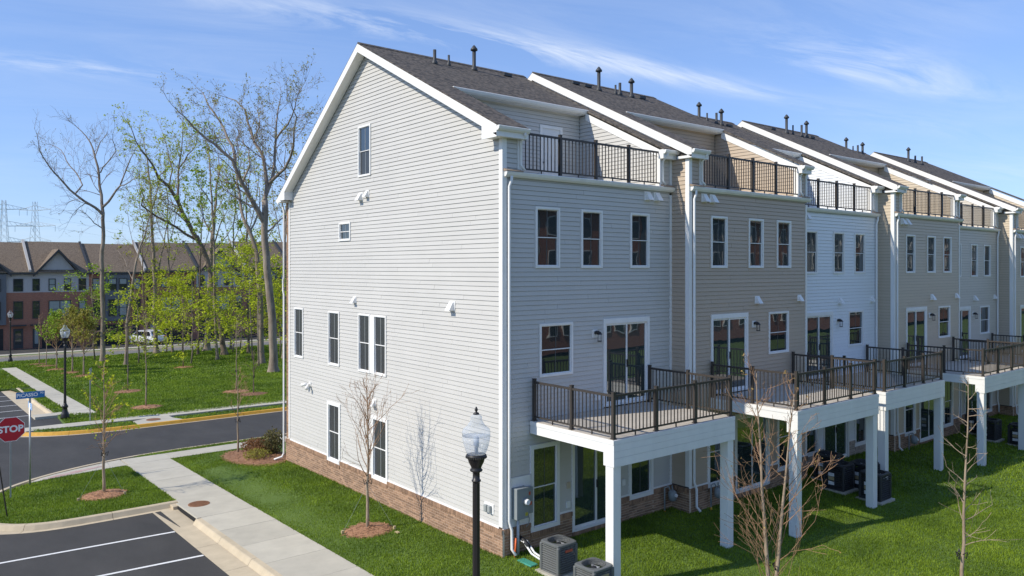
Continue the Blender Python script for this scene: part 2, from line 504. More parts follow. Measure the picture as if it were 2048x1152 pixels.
# asphalt
sheet('road', rect(XL, XR, 15.0, 26.6), -0.14, M['asph'], step=3, label='dark asphalt street crossing the picture')
sheet('parking_lot', rect(XL, -4.9, YB, 15.0), -0.14, M['asph'], step=3, label='dark asphalt parking lot with white bay lines')
sheet('parking_lot_far', rect(XL, -4.25, 26.6, 69.5), -0.14, M['asph'], step=3, label='small asphalt parking lot across the street')
sheet('road_far', rect(XL, XR, 69.9, 75.6), -0.12, M['asph_old'], step=4, label='pale worn street before the brick townhouses')
sheet('driveways', rect(-30, XR, 79.3, 90), -0.03, M['asph'], step=4, label='dark driveway aprons before the brick garages')
def stripe(x0, y0, x1, y1, w=.1):
    sheet('bay_line', [(x0, y0 - w/2), (x1, y1 - w/2), (x1, y1 + w/2), (x0, y0 + w/2)], -0.135, M['paint'], label='white painted bay line on the asphalt')
for y in (7.6, 5.2, 2.8, 0.4):
    stripe(-10.2, y + .42, -5.14, y)
for i in range(5):
    stripe(-10.5, 33.3 + 2.45*i, -5.3, 33.3 + 2.45*i - .15)

# kerbs: raised stone with sloped face and a gutter pan, cast in lengths
def resample(path, step):
    out = []
    for (a, b) in zip(path[:-1], path[1:]):
        a = Vector((*a, 0)); b = Vector((*b, 0)); k = max(1, int((b - a).length / step))
        out += [a.lerp(b, i / k) for i in range(k)]
    out.append(Vector((*path[-1], 0)))
    return out
def smooth_path(p, it=2):
    p = [Vector((*q, 0)) for q in p]
    for _ in range(it):
        q = [p[0]]
        for a, b in zip(p[:-1], p[1:]):
            q += [a.lerp(b, .25), a.lerp(b, .75)]
        q.append(p[-1]); p = q
    return [(v.x, v.y) for v in p]
def kerb(name, path, side, pan, mtop, label, seg=3.0, step=.5):
    """path along the grass edge; side=+1: the street lies left of the path direction"""
    root = empty(name, (path[0][0], path[0][1], 0), label, None)
    root['kind'] = 'structure'
    pts = resample(path, step)
    nr = []
    for i in range(len(pts)):
        t = pts[min(i+1, len(pts)-1)] - pts[max(i-1, 0)]; t.normalize()
        nr.append(Vector((-t.y, t.x, 0)) * side)
    per = max(2, int(seg / step))
    prof_k = [(0, -.30), (0, .004), (.13, .004), (.155, -.01), (.23, -.125), (.23, -.30)]
    prof_p = [(.232, -.30), (.232, -.128), (.232 + pan, -.136), (.232 + pan, -.30)]
    for i0 in range(0, len(pts) - 1, per):
        idx = list(range(i0, min(i0 + per, len(pts) - 1) + 1))
        if len(idx) < 2: continue
        for prof, nm, mm in ((prof_k, 'kerb_stone', mtop), (prof_p, 'gutter_pan', M['kerb'])):
            b = MB(); vs = []
            for q in idx:
                p = pts[q].copy()
                if q == idx[0]: p += (pts[q+1] - pts[q]).normalized() * .006
                if q == idx[-1]: p -= (pts[q] - pts[q-1]).normalized() * .006
                g = gz(p.x, p.y)
                for d, z in prof:
                    w = p + nr[q] * d
                    vs.append((w.x, w.y, g + z))
            n = len(prof); fs = []
            for a in range(len(idx) - 1):
                for j in range(n):
                    fs.append((a*n + j, a*n + (j+1) % n, (a+1)*n + (j+1) % n, (a+1)*n + j))
            fs.append(tuple(range(n))[::-1]); fs.append(tuple(range((len(idx)-1)*n, len(idx)*n)))
            b.add(vs, fs)
            o = b.build(nm, mm, root)
    return root
kerb('kerb', [(-4.36, 7.9), (-4.36, -3), (-4.36, -14)], -1, .53, M['kerb'], 'sand coloured kerb along the house sidewalk and parking lot', seg=2.4)
corner = smooth_path([(-4.36,10.27),(-5.9,10.27),(-7.6,10.34),(-8.45,10.8),(-8.95,11.6),(-9.1,12.6),(-9.0,13.6),(-8.65,14.6),(-8.0,15.6),(-7.1,16.45),(-6.0,17.1),(-4.9,17.55),(-3.6,17.88),(-2,18.0)], 2)
cut = min(range(len(corner)), key=lambda i: abs(corner[i][0] + 9.0) + abs(corner[i][1] - 11.8))
kerb('kerb', corner[:cut + 1], 1, .52, M['kerb'], 'sand coloured kerb between the grass corner and the parking lot', seg=3.0)
kerb('kerb', corner[cut:] + [(20, 18.0), (60, 18.0)], 1, .10, M['kerb'], 'narrow pale kerb round the grass corner and along the street', seg=3.2)
far = [(60, 25.25), (0, 25.25), (-2.5, 25.3)] + smooth_path([(-2.5,25.3),(-4.2,25.5),(-5.4,26.0),(-6.4,26.9),(-7.0,28.0),(-7.2,30.0)], 2)[1:]
kerb('kerb', far, 1, .30, M['yellow'], 'yellow painted kerb across the street', seg=3.0)
kerb('kerb', [(-4.3, 32.2), (-4.3, 38), (-4.3, 46)], 1, .75, M['kerb'], 'sand coloured kerb along the far parking bays', seg=3.0, step=1)
kerb('kerb', [(-30, 69.55), (70, 69.55)], 1, .2, M['kerb'], 'near kerb of the pale far street', seg=6, step=2)
kerb('kerb', [(70, 76.1), (-30, 76.1)], 1, .2, M['kerb'], 'far kerb of the pale far street', seg=6, step=2)

# pavements in cast slabs
def pavement(name, x0, x1, y0, y1, along, ln, label, zo=0.006, skew=0.0):
    root = empty(name, (x0, y0, 0), label, None); root['kind'] = 'structure'
    a0, a1 = (y0, y1) if along == 'Y' else (x0, x1)
    k = max(1, round((a1 - a0) / ln)); s = (a1 - a0) / k
    for i in range(k):
        p, q = a0 + i*s + .006, a0 + (i+1)*s - .006
        poly = rect(x0, x1, p, q) if along == 'Y' else [(p, y0 + skew*(p-a0)), (q, y0 + skew*(q-a0)), (q, y1 + skew*(q-a0)), (p, y1 + skew*(p-a0))]
        sheet('paving_slab', poly, zo + random.Random(i*7 + int(x0*10)).uniform(-.003, .003), M['conc'], parent=root, step=.75, thick=.12)
pavement('sidewalk', -4.36, -2.85, -14, 7.94, 'Y', 1.52, 'long pale concrete sidewalk between the lawn and the parking lot')
pavement('sidewalk', -4.36, -2.85, 9.92, 16.42, 'Y', 1.6, 'concrete sidewalk between the grass corner and the house lawn')
pavement('sidewalk', -4.3, 40, 16.46, 17.54, 'X', 1.55, 'concrete sidewalk along the near side of the street')
pavement('sidewalk', -6.2, 50, 26.95, 28.05, 'X', 1.6, 'concrete sidewalk along the far side of the street', skew=-0.017)
pavement('sidewalk', -3.62, -2.62, 30.6, 62.4, 'Y', 1.6, 'concrete sidewalk running away across the street')
pavement('sidewalk', -25, 60, 77.4, 79.2, 'X', 3.0, 'pale sidewalk before the brick townhouses')
sheet('kerb_ramp', [(-4.34,16.42),(-4.34,17.56),(-4.9,17.4),(-5.9,17.0),(-6.6,16.65),(-7.05,16.35),(-7.5,15.85),(-6.5,16.12),(-5.0,16.36)], 0.0, M['conc'], step=.6, thick=.2, label='concrete kerb ramp at the grass corner')
sheet('dust_stain', [(-5.15,16.75),(-5.0,16.95),(-5.9,16.72),(-6.9,16.22),(-7.1,15.98),(-6.2,16.25)], 0.006, M['redp'], step=.5, label='reddish stain on the concrete kerb ramp')
sheet('drain_apron', [(-0.1,26.1),(0.15,25.27),(-1.9,25.29),(-1.85,26.4),(-1.0,26.95),(-.1,26.9)], 0.0, M['conc'], thick=.2, label='concrete drain apron behind the yellow kerb')
sheet('apron_concrete', rect(-5.28, -3.64, 31.28, 32.28), -0.006, M['conc'], thick=.3, label='concrete apron at the end of the far parking bays')
# storm drain at the end of the house sidewalk
dr = empty('storm_drain', (-4.36, 8.9, gz(-4.36, 8.9)), 'storm drain inlet with a dark slot and rusty cover beside the sidewalk', 'drain')
g0, g1 = gz(-4.4, 7.94), gz(-4.4, 10.2)
MB().hexa([(-4.46,7.95,g0-.03),(-2.86,7.95,g0-.03),(-2.86,9.91,g1-.03),(-4.46,9.91,g1-.03),(-4.46,7.95,g0+.008),(-2.86,7.95,g0+.008),(-2.86,9.91,g1+.016),(-4.46,9.91,g1+.016)]).build('inlet_top', M['conc'], dr, bevel=.008)
MB().hexa([(-4.455,8.02,g0-.5),(-4.30,8.02,g0-.5),(-4.30,9.78,g1-.5),(-4.455,9.78,g1-.5),(-4.455,8.02,g0-.032),(-4.30,8.02,g0-.032),(-4.30,9.78,g1-.032),(-4.455,9.78,g1-.032)]).build('slot', M['black'], dr)  # solid block, its black paints the shade inside the inlet opening
MB().box(-4.58, -4.36, 9.79, 10.26, g1-.5, g1-.042).build('inlet_cheek', M['kerb'], dr, bevel=.01)
MB().hexa([(-5.12,7.9,g0-.4),(-4.46,7.9,g0-.4),(-4.46,10.02,g1-.4),(-5.12,10.02,g1-.4),(-5.12,7.9,g0-.134),(-4.46,7.9,g0-.15),(-4.46,10.02,g1-.15),(-5.12,10.02,g1-.134)]).build('apron', M['kerb'], dr)
cv = MB(); cv.lathe([(.30, 0), (.30, .016), (.285, .02), (.0, .02)], (-3.98, 9.35, gz(-4, 9.4) + .008), 28)
cvo = cv.build('cover', M['rust'], dr)
stud = MB()
for i in range(-5, 6):
    for j in range(-5, 6):
        if i*i + j*j < 27: stud.box(-3.98 + i*.048 - .014, -3.98 + i*.048 + .014, 9.35 + j*.048 - .014, 9.35 + j*.048 + .014, gz(-4, 9.4) + .026, gz(-4, 9.4) + .033)
stud.build('cover_stud', M['rust'], cvo)['kind'] = 'stuff'
mh = MB(); mh.lathe([(.32, 0), (.32, .02), (.0, .022)], (-1.0, 26.15, gz(-1, 26.15) + .002), 24)
tag(mh.build('manhole_cover', M['rust'], None, org=(-1, 26.15, 0)), 'rusty manhole cover behind the yellow kerb', 'manhole')

def mulch(x, y, rx, ry, label, rot=0.0, h=.10, seed=0, pts=None):
    rg = random.Random(seed); b = MB(); n = 40; rings = 7
    vs = [(x, y, gz(x, y) + h)]; fs = []
    for k in range(1, rings + 1):
        t = k / rings
        for j in range(n):
            a = 2 * math.pi * j / n
            w = 1 + .10 * noise.noise(Vector((math.cos(a)*2 + seed, math.sin(a)*2, 1.3))) + .05 * noise.noise(Vector((math.cos(a)*6, math.sin(a)*6 + seed, 5)))
            px, py = rx * t * w * math.cos(a), ry * t * w * math.sin(a)
            X, Y = x + px*math.cos(rot) - py*math.sin(rot), y + px*math.sin(rot) + py*math.cos(rot)
            vs.append((X, Y, gz(X, Y) + h * (1 - t*t) + .012*(t < 1)*noise.noise(Vector((X*9, Y*9, 0))) - .015*(k == rings)))
    for j in range(n): fs.append((0, 1 + j, 1 + (j+1) % n))
    for k in range(rings - 1):
        for j in range(n):
            a = 1 + k*n
            fs.append((a + j, a + n + j, a + n + (j+1) % n, a + (j+1) % n))
    # loose chips lying on the mound
    b.add(vs, fs)
    for i in range(int(420 * rx * ry)):
        r = math.sqrt(rg.random()) * 1.02; a = rg.uniform(0, 6.28)
        px, py = rx*r*math.cos(a), ry*r*math.sin(a)
        X, Y = x + px*math.cos(rot) - py*math.sin(rot), y + px*math.sin(rot) + py*math.cos(rot)
        z = gz(X, Y) + h*(1 - min(1, r*r)) + .006
        l, w = rg.uniform(.025, .07), rg.uniform(.006, .014); th = rg.uniform(0, 6.28)
        u = Vector((math.cos(th), math.sin(th), rg.uniform(-.3, .3))) * l; v = Vector((-math.sin(th), math.cos(th), rg.uniform(-.4, .4))) * w
        c = Vector((X, Y, z + .008))
        b.add([c-u-v, c+u-v, c+u+v, c-u+v], [(0,1,2,3)])
    o = b.build('mulch_ring', M['mulch'], None, org=(x, y, gz(x, y)))
    return tag(o, label, 'mulch', kind='stuff')

# ------------------------------------------------------------------ townhouses
LAP = 0.1143
class Plane:
    """a wall plane; a runs along the wall, o points out of it"""
    def __init__(s, kind, c): s.k = kind; s.c = c
    def p(s, a, o, z):
        return (a, s.c - o, z) if s.k == 'Y' else (s.c - o, a, z)
    def box(s, mb, a0, a1, o0, o1, z0, z1):
        if s.k == 'Y': mb.box(a0, a1, s.c - o1, s.c - o0, z0, z1)
        else: mb.box(s.c - o1, s.c - o0, a0, a1, z0, z1)

def minus(iv, cuts):
    """z interval minus cuts"""
    out = [iv]
    for c0, c1 in cuts:
        nx = []
        for a, b in out:
            if c1 <= a or c0 >= b: nx.append((a, b)); continue
            if c0 > a + .004: nx.append((a, c0))
            if c1 < b - .004: nx.append((c1, b))
        out = nx
    return out

def siding(parent, pl, a0f, a1f, z0, z1, openings, m, single, seed=0, seams=True):
    """lapped boards; a0f/a1f give the wall's ends at height z"""
    rg = random.Random(seed)
    if not callable(a0f): c0 = a0f; a0f = lambda z: c0
    if not callable(a1f): c1 = a1f; a1f = lambda z: c1
    joined = MB()
    k = 0; z = z0
    while z < z1 - 0.02:
        zt = min(z + LAP, z1)
        b = MB() if single else joined
        lo, hi = min(a0f(z), a0f(zt)), max(a1f(z), a1f(zt))
        if a1f(z) - a0f(z) > 0.05:
            br = {lo, hi}
            for (p, q, r, s) in openings:
                if r < zt and s > z:
                    if lo < p < hi: br.add(p)
                    if lo < q < hi: br.add(q)
            if seams:
                s_ = lo + rg.uniform(.6, 3.6)
                while s_ < hi - .5:
                    br.add(s_); s_ += 3.66
            br = sorted(br)
            for p, q in zip(br[:-1], br[1:]):
                if q - p < .01: continue
                mid = (p + q) / 2
                cuts = [(r, s) for (aa, bb, r, s) in openings if aa < mid < bb]
                for (zb, ze) in minus((z + .005, zt), cuts):
                    g = .0016; jit = rg.uniform(0, .0035)
                    pb, pt = (max(p, a0f(zb)), max(p, a0f(ze)))
                    qb, qt = (min(q, a1f(zb)), min(q, a1f(ze)))
                    if qt < pt: qt = pt = (qt + pt) / 2
                    if qb - pb < .01: continue
                    ob = .020 + jit - .017 * (zb - z) / LAP; ot = .020 + jit - .017 * (ze - z) / LAP
                    b.hexa([pl.p(pb+g, ob, zb), pl.p(qb-g, ob, zb), pl.p(qb-g, 0, zb), pl.p(pb+g, 0, zb),
                            pl.p(pt+g, ot, ze), pl.p(qt-g, ot, ze), pl.p(qt-g, 0, ze), pl.p(pt+g, 0, ze)])
        if single and b.v:
            b.build_each('siding_board', m, parent)
        z = zt; k += 1
    if not single and joined.v:
        o = joined.build('siding_boards', m, parent); o['kind'] = 'stuff'

def window(parent, pl, a0, a1, z0, z1, cas=.06, gl='glass', screen=False, rail=True, munt=True, sill=0.0, head=0.0, mun='muntd'):
    w = MB()
    pl.box(w, a0, a0 + cas, -.02, .042, z0, z1)
    pl.box(w, a1 - cas, a1, -.02, .042, z0, z1)
    pl.box(w, a0 + cas, a1 - cas, -.02, .042, z1 - cas - head, z1)
    pl.box(w, a0 + cas, a1 - cas, -.02, .046, z0, z0 + cas + sill)
    o = w.build('window', M['trim'], parent)
    i0, i1, j0, j1 = a0 + cas, a1 - cas, z0 + cas + sill, z1 - cas - head
    zm = (j0 + j1) / 2
    f = .018
    s = MB()
    for (b0, b1, of) in ((zm - .01, j1, .012), (j0, zm + .012, -.004)):
        pl.box(s, i0, i0 + f, -.02, of, b0, b1); pl.box(s, i1 - f, i1, -.02, of, b0, b1)
        pl.box(s, i0 + f, i1 - f, -.02, of, b1 - f, b1); pl.box(s, i0 + f, i1 - f, -.02, of, b0, b0 + f)
    s.build('sash', M['trim'], o)
    u = MB(); pl.box(u, i0 + f, i1 - f, -.012, -.006, zm + .018, j1 - f); u.build('pane', M[gl], o)
    d = MB(); pl.box(d, i0 + f, i1 - f, -.024, -.018, j0 + f, zm - .016)
    d.build('pane', M['screen'] if screen else M[gl], o)
    if munt:
        c = (i0 + i1) / 2
        t = MB(); pl.box(t, c - .008, c + .008, -.005, -.001, zm + .018, j1 - f); t.build('muntin', M[mun], o)
        t = MB(); pl.box(t, c - .008, c + .008, -.017, -.013, j0 + f, zm - .016); t.build('muntin', M[mun], o)
    return o

def slider(parent, pl, a0, a1, z0, z1, flip=False):
    w = MB(); c = .085
    pl.box(w, a0, a0 + c, -.02, .045, z0, z1); pl.box(w, a1 - c, a1, -.02, .045, z0, z1)
    pl.box(w, a0 + c, a1 - c, -.02, .045, z1 - .13, z1); pl.box(w, a0 + c, a1 - c, -.02, .06, z0, z0 + .05)
    o = w.build('sliding_door', M['trim'], parent)
    i0, i1, j0, j1 = a0 + c, a1 - c, z0 + .05, z1 - .13
    m = (i0 + i1) / 2
    for k, (p, q, of) in enumerate(((i0, m + .03, .012), (m - .03, i1, -.010))):
        if flip: of = .002 - of
        f = .052; s = MB()
        pl.box(s, p, p + f, of - .03, of, j0, j1); pl.box(s, q - f, q, of - .03, of, j0, j1)
        pl.box(s, p + f, q - f, of - .03, of, j1 - f, j1); pl.box(s, p + f, q - f, of - .03, of, j0, j0 + .07)
        so = s.build('door_panel', M['trim'], o)
        g = MB(); pl.box(g, p + f, q - f, of - .018, of - .012, j0 + .07, j1 - f); g.build('pane', M['doorglass'], so)
    h = MB(); pl.box(h, m - .012, m + .018, .014, .05, j0 + .92, j0 + 1.12); h.build('door_handle', M['dark'], o)
    return o

BRICK_ME = {}
def brick_mesh(ln, ax, m):
    key = (round(ln, 3), ax, m.name)
    if key not in BRICK_ME:
        b = MB()
        if ax == 'Y': b.box(0, ln, -.012, .05, 0, .057)
        else: b.box(-.012, .05, 0, ln, 0, .057)
        BRICK_ME[key] = b.mesh('brick', m)
    return BRICK_ME[key]
def brick_base(house_parts, pl, a0, a1, zb, zt, openings, m, wall, acc):
    """veneer of single bricks with a rowlock course on top; acc collects (distance, place) of each brick"""
    mo = MB()
    br = sorted({a0, a1} | {q for o in openings for q in o[:2] if a0 < q < a1})
    for p, q in zip(br[:-1], br[1:]):
        mid = (p + q) / 2
        top = zt
        for o in openings:
            if o[0] < mid < o[1]: top = min(top, o[2])
        if top > zb + .02: pl.box(mo, p, q, -.02, .032, zb, top - .012)
        # rowlock
        rl = MB(); a = p + .004
        while a < q - .03:
            e = min(a + .062, q - .004)
            pl.box(rl, a, e, -.015, .062, top - .105, top)
            a += .071
        if rl.v: house_parts['rowlock'].append(rl)
        k = 0; z = top - .105 - .0105 - .057
        while z > zb - .06:
            off = .1065 if k % 2 else 0.0
            a = p - off
            while a < q - .02:
                s, e = max(a, p + .002), min(a + .203, q - .002)
                if e - s > .04:
                    pos = pl.p(s, .028, z)
                    acc.append(((Vector(pos) - CAM).length, pos, e - s, pl.k))
                a += .213
            z -= .0677; k += 1
    mo.build('mortar', M['mortar'], wall)
def lay_bricks(wall, acc, m, limit, rowlocks):
    acc.sort(key=lambda t: t[0])
    for d, pos, ln, ax in acc[:limit]:
        place('brick', brick_mesh(ln, ax, m), pos, wall)
    j = MB()
    for d, pos, ln, ax in acc[limit:]:
        x, y, z = pos
        if ax == 'Y': j.box(x, x + ln, y - .012, y + .05, z, z + .057)
        else: j.box(x - .012, x + .05, y, y + ln, z, z + .057)
    if j.v: j.build('bricks', m, wall)['kind'] = 'stuff'
    r = MB()
    for q in rowlocks: r.add(q.v, q.f)
    if r.v: r.build('rowlock_bricks', m, wall)['kind'] = 'stuff'

BAL = {}
def bar_mesh(h, r, m):
    k = (round(h, 3), r, m.name)
    if k not in BAL:
        b = MB(); b.box(-r, r, -r, r, 0, h); BAL[k] = b.mesh('baluster', m)
    return BAL[k]
def railing(parent, p0, p1, zb, nposts, name='railing', post0=True, post1=True, h=.98):
    """top and bottom rail with square balusters and capped posts"""
    a, b = Vector((*p0, 0)), Vector((*p1, 0)); d = b - a; ln = d.length; t = d / ln; n = Vector((-t.y, t.x, 0))
    def bar(mb, s, e, hw, z0, z1):
        A, B = a + t*s, a + t*e
        mb.hexa([(*(A - n*hw).xy, z0), (*(B - n*hw).xy, z0), (*(B + n*hw).xy, z0), (*(A + n*hw).xy, z0),
                 (*(A - n*hw).xy, z1), (*(B - n*hw).xy, z1), (*(B + n*hw).xy, z1), (*(A + n*hw).xy, z1)])
    mb = MB()
    bar(mb, 0, ln, .024, zb + h - .05, zb + h); bar(mb, 0, ln, .016, zb + .08, zb + .115)
    for i in range(nposts - 1):
        s = ln * (i + .5) / (nposts - 1)
        bar(mb, s - .012, s + .012, .012, zb, zb + .08)
    o = mb.build(name, M['bronze'], parent)
    if nposts > 1:
        for i in range(nposts):
            if (i == 0 and not post0) or (i == nposts - 1 and not post1): continue
            c = a + t * ln * i / (nposts - 1)
            q = MB(); q.box(c.x-.036, c.x+.036, c.y-.036, c.y+.036, zb, zb + h + .05)
            q.prism([(c.x-.042, c.y-.042, zb+h+.05), (c.x+.042, c.y-.042, zb+h+.05), (c.x+.042, c.y+.042, zb+h+.05), (c.x-.042, c.y+.042, zb+h+.05)], (0, 0, .014))
            q.box(c.x-.055, c.x+.055, c.y-.055, c.y+.055, zb, zb + .016)
            q.build('rail_post', M['bronze'], o)
    me = bar_mesh(h - .165, .0095, M['bronze'])
    k = int(ln / .116)
    for i in range(1, k):
        s = ln * i / k
        if nposts > 1 and min(abs(s - ln*j/(nposts-1)) for j in range(nposts)) < .05: continue
        c = a + t*s
        place('baluster', me, (c.x, c.y, zb + .115), o)
    return o

def hood(parent, pl, a, z, s=.15):
    """white wall vent: square flange with a sloping hood"""
    b = MB()
    pl.box(b, a - s*.62, a + s*.62, .0, .03, z - s*.62, z + s*.62)
    h = s * .5
    b.hexa([pl.p(a - h, .03, z - h*1.1), pl.p(a + h, .03, z - h*1.1), pl.p(a + h, s*.95, z - h*1.1), pl.p(a - h, s*.95, z - h*1.1),
            pl.p(a - h*.8, .03, z + h), pl.p(a + h*.8, .03, z + h), pl.p(a + h*.8, s*.3, z + h), pl.p(a - h*.8, s*.3, z + h)])
    b.build('vent_hood', M['trim'], parent)

def lantern(parent, pl, a, z):
    b = MB(); pl.box(b, a - .09, a + .09, .0, .035, z - .1, z + .1)
    o = b.build('wall_lantern', M['trim'], parent)
    c = MB()
    c.tube([pl.p(a, .035, z + .02), pl.p(a, .09, z + .04), pl.p(a + .04, .14, z + .03)], .045, 8)
    c.tube([pl.p(a + .05, .14, z + .05), pl.p(a + .05, .14, z - .02)], [.03, .075], 10)
    for q in (-.055, .055):
        c.tube([pl.p(a + .05 + q, .14, z - .02), pl.p(a + .05 + q, .14, z - .18)], .006, 5)
        c.tube([pl.p(a + .05, .14 + q, z - .02), pl.p(a + .05, .14 + q, z - .18)], .006, 5)
    c.tube([pl.p(a + .05, .14, z - .18), pl.p(a + .05, .14, z - .2)], .06, 10)
    c.build('lantern_cage', M['dark'], o)

def downspout(parent, pts, w=.036):
    b = MB(); b.tube(pts, w, 8); b.build('downspout', M['trim'], parent, smooth=True)

def house(k, X0, X1, yo, dz, mirror, sid, label, single, gable=False, brickm='brick', limit=0, side=False, sidem=None, right_trim=True):
    root = empty('townhouse', (X0, yo, 0), label, 'house', 'townhouses in the long row')
    Z = lambda z: z + dz
    fx = (lambda u: X1 - u) if mirror else (lambda u: X0 + u)
    def iv(u0, u1):
        a, b = fx(u0), fx(u1); return (min(a, b), max(a, b))
    ridge, slope, fs = 6.5 + yo, .5, .69
    zr = lambda y: Z(13.34) - slope * (ridge - y) if y <= ridge else Z(13.34) - fs * (y - ridge)
    m = M[sid]
    P = Plane('Y', yo)
    FH = .66
    zb = min(gz(X0, yo), gz(X1, yo)) - .45
    # rear wall
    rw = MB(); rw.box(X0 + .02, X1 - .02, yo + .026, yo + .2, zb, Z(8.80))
    wall = rw.build('rear_wall', M['sheath_shade'], root)
    ups = [iv(.96, 1.72), iv(2.78, 3.54), iv(4.27, 5.06)]
    door = iv(.96, 2.74); win = iv(3.83, 4.93)
    lw1, ldoor, lw2 = iv(4.28, 5.22), iv(2.10, 3.86), iv(.80, 1.78)
    op = [(a + .02, b - .02, Z(6.70) + .02, Z(8.18) - .02) for a, b in ups]
    op += [(door[0] + .02, door[1] - .02, Z(3.06), Z(5.38) - .03), (win[0] + .02, win[1] - .02, Z(4.06) + .02, Z(5.35) - .02)]
    op += [(lw1[0] + .02, lw1[1] - .02, Z(.40), Z(2.44)), (lw2[0] + .02, lw2[1] - .02, Z(.52), Z(2.44)), (ldoor[0] + .02, ldoor[1] - .02, Z(.1), Z(2.40))]
    cw = .1
    siding(wall, P, X0 + cw if (gable or side) else X0 + .01, X1 - .09, Z(FH), Z(8.80), op, m, single, seed=k)
    for a, b in ups: window(root, P, a, b, Z(6.70), Z(8.18), cas=.055)
    window(root, P, win[0], win[1], Z(4.06), Z(5.35), cas=.055)
    slider(root, P, door[0], door[1], Z(3.10), Z(5.38), flip=not mirror)
    lz1 = gz((lw1[0]+lw1[1])/2, yo) 
    window(root, P, lw1[0], lw1[1], Z(.38), Z(2.46), cas=.10)
    window(root, P, lw2[0], lw2[1], Z(.50), Z(2.46), cas=.10)
    slider(root, P, ldoor[0], ldoor[1], Z(.10), Z(2.42), flip=mirror)
    lantern(root, P, fx(3.05), Z(5.02))
    if k > 1:
        hood(root, P, fx(3.22), Z(5.74), .19); hood(root, P, fx(5.55), Z(5.74), .17)
    hood(root, P, fx(.65), Z(8.66), .2); hood(root, P, fx(1.03), Z(8.66), .2)
    # base trim above the bricks
    bt = MB()
    segs = sorted([lw1, ldoor, lw2])
    e = X0
    for a, b in segs + [(X1, X1)]:
        if a - e > .02: P.box(bt, e + .003, a - .003, 0, .03, Z(FH) - .035, Z(FH) + .012)
        e = b
    bt.build_each('base_trim', M['trim'], root)
    # bricks
    acc = []; hp = {'rowlock': []}
    bop = [(lw1[0], lw1[1], Z(.38)), (lw2[0], lw2[1], Z(.50)), (ldoor[0], ldoor[1], Z(.10))]
    brick_base(hp, P, X0, X1, zb + .1, Z(FH) - .036, bop, M[brickm], wall, acc)
    # corner trims
    ct = MB()
    if gable or side: ct.box(X0 - .03, X0 + cw, yo - .034, yo + .0, Z(FH) + .013, Z(9.80)); ct.box(X0 - .03, X0 - .0, yo + .001, yo + .10, Z(FH) + .013, Z(9.80))
    if right_trim: ct.box(X1 - .085, X1 - .004, yo - .03, yo - .001, Z(FH) + .013, Z(8.74))
    ct.build_each('corner_trim', M['trim'], root)
    # knee walls either side of the terrace, gutter, terrace floor
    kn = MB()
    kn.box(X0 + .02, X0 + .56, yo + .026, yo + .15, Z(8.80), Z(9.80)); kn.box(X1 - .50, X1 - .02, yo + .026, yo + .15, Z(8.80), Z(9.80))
    kw = kn.build('knee_wall', M['sheath_shade'], root)
    siding(kw, P, X0 + cw, X0 + .44, Z(8.93), Z(9.80), [], m, False, seams=False)
    siding(kw, P, X1 - .38, X1 - .09, Z(8.93), Z(9.80), [], m, False, seams=False)
    kt = MB()
    for a, b in ((X0 + .44, X0 + .57), (X1 - .51, X1 - .38), (X1 - .085, X1 - .004)):
        kt.box(a, b, yo - .034, yo + .02, Z(8.93), Z(9.80))
    kt.box(X1 - .51, X1 - .48, yo + .021, yo + .14, Z(8.93), Z(9.80))
    kt.build_each('knee_trim', M['trim'], root)
    fl = MB(); fl.box(X0 + .02, X1 - .02, yo - .03, yo + 3.2, Z(8.80), Z(8.905)); fl.build('terrace_floor', mat('terrace_membrane', (.42, .42, .41), .8), root)
    gt = MB()
    prof = [(.0, 8.95), (.11, 8.95), (.125, 8.935), (.10, 8.87), (.055, 8.825), (.0, 8.825)]
    gt.prism([(X0 + .02, yo - .031 - d, Z(z)) for d, z in prof], (X1 + .06 - X0, 0, 0))
    gt.build('gutter', M['trim'], root)
    lt = MB()
    for a, b in ((X0 + .0, X0 + .52), (X1 - .5, X1 - .02)):
        lt.hexa([(a, yo - .16, Z(8.952)), (b, yo - .16, Z(8.952)), (b, yo - .036, Z(8.952)), (a, yo - .036, Z(8.952)), (a, yo - .16, Z(8.965)), (b, yo - .16, Z(8.965)), (b, yo - .036, Z(9.02)), (a, yo - .036, Z(9.02))])
    lt.build_each('ledge', mat('ledge_tan', (.33, .25, .18), .8), root)
    railing(root, (X0 + .58, yo - .0), (X1 - .52, yo - .0), Z(8.955), 5, 'terrace_railing', False, False, h=.97)
    # dormer wall with its door
    D = Plane('Y', yo + 3.2)
    dw = MB(); dw.box(X0 + .1, X1 - .1, yo + 3.226, yo + 3.35, Z(8.9), Z(11.5)); dwo = dw.build('dormer_wall', M['sheath_shade'], root)
    dd = iv(1.23, 2.13) if k % 2 else iv(1.23, 2.13)
    siding(dwo, D, X0 + .56, X1 - .5, Z(8.92), Z(11.42), [(dd[0] + .02, dd[1] - .02, Z(8.9), Z(10.93))], m, False, seams=False)
    dt = MB(); D.box(dt, dd[0], dd[0] + .09, -.02, .035, Z(8.92), Z(10.95)); D.box(dt, dd[1] - .09, dd[1], -.02, .035, Z(8.92), Z(10.95)); D.box(dt, dd[0] + .09, dd[1] - .09, -.02, .035, Z(10.86), Z(10.95))
    dto = dt.build('terrace_door', M['trim'], root)
    q = MB(); D.box(q, dd[0] + .09, dd[1] - .09, -.02, .004, Z(8.93), Z(10.86))
    for (h0, h1) in ((9.1, 9.75), (9.9, 10.7)):
        for a, b in ((.16, .42), (.48, .74)): D.box(q, dd[0] + a, dd[0] + b, .004, .014, Z(h0), Z(h1))
    q.build('door_leaf', mat('door_white', (.74, .75, .74), .4), dto)
    q = MB(); D.box(q, dd[0] + .13, dd[0] + .16, .014, .06, Z(9.82), Z(9.86)); q.build('door_handle', M['dark'], dto)
    g2 = MB()
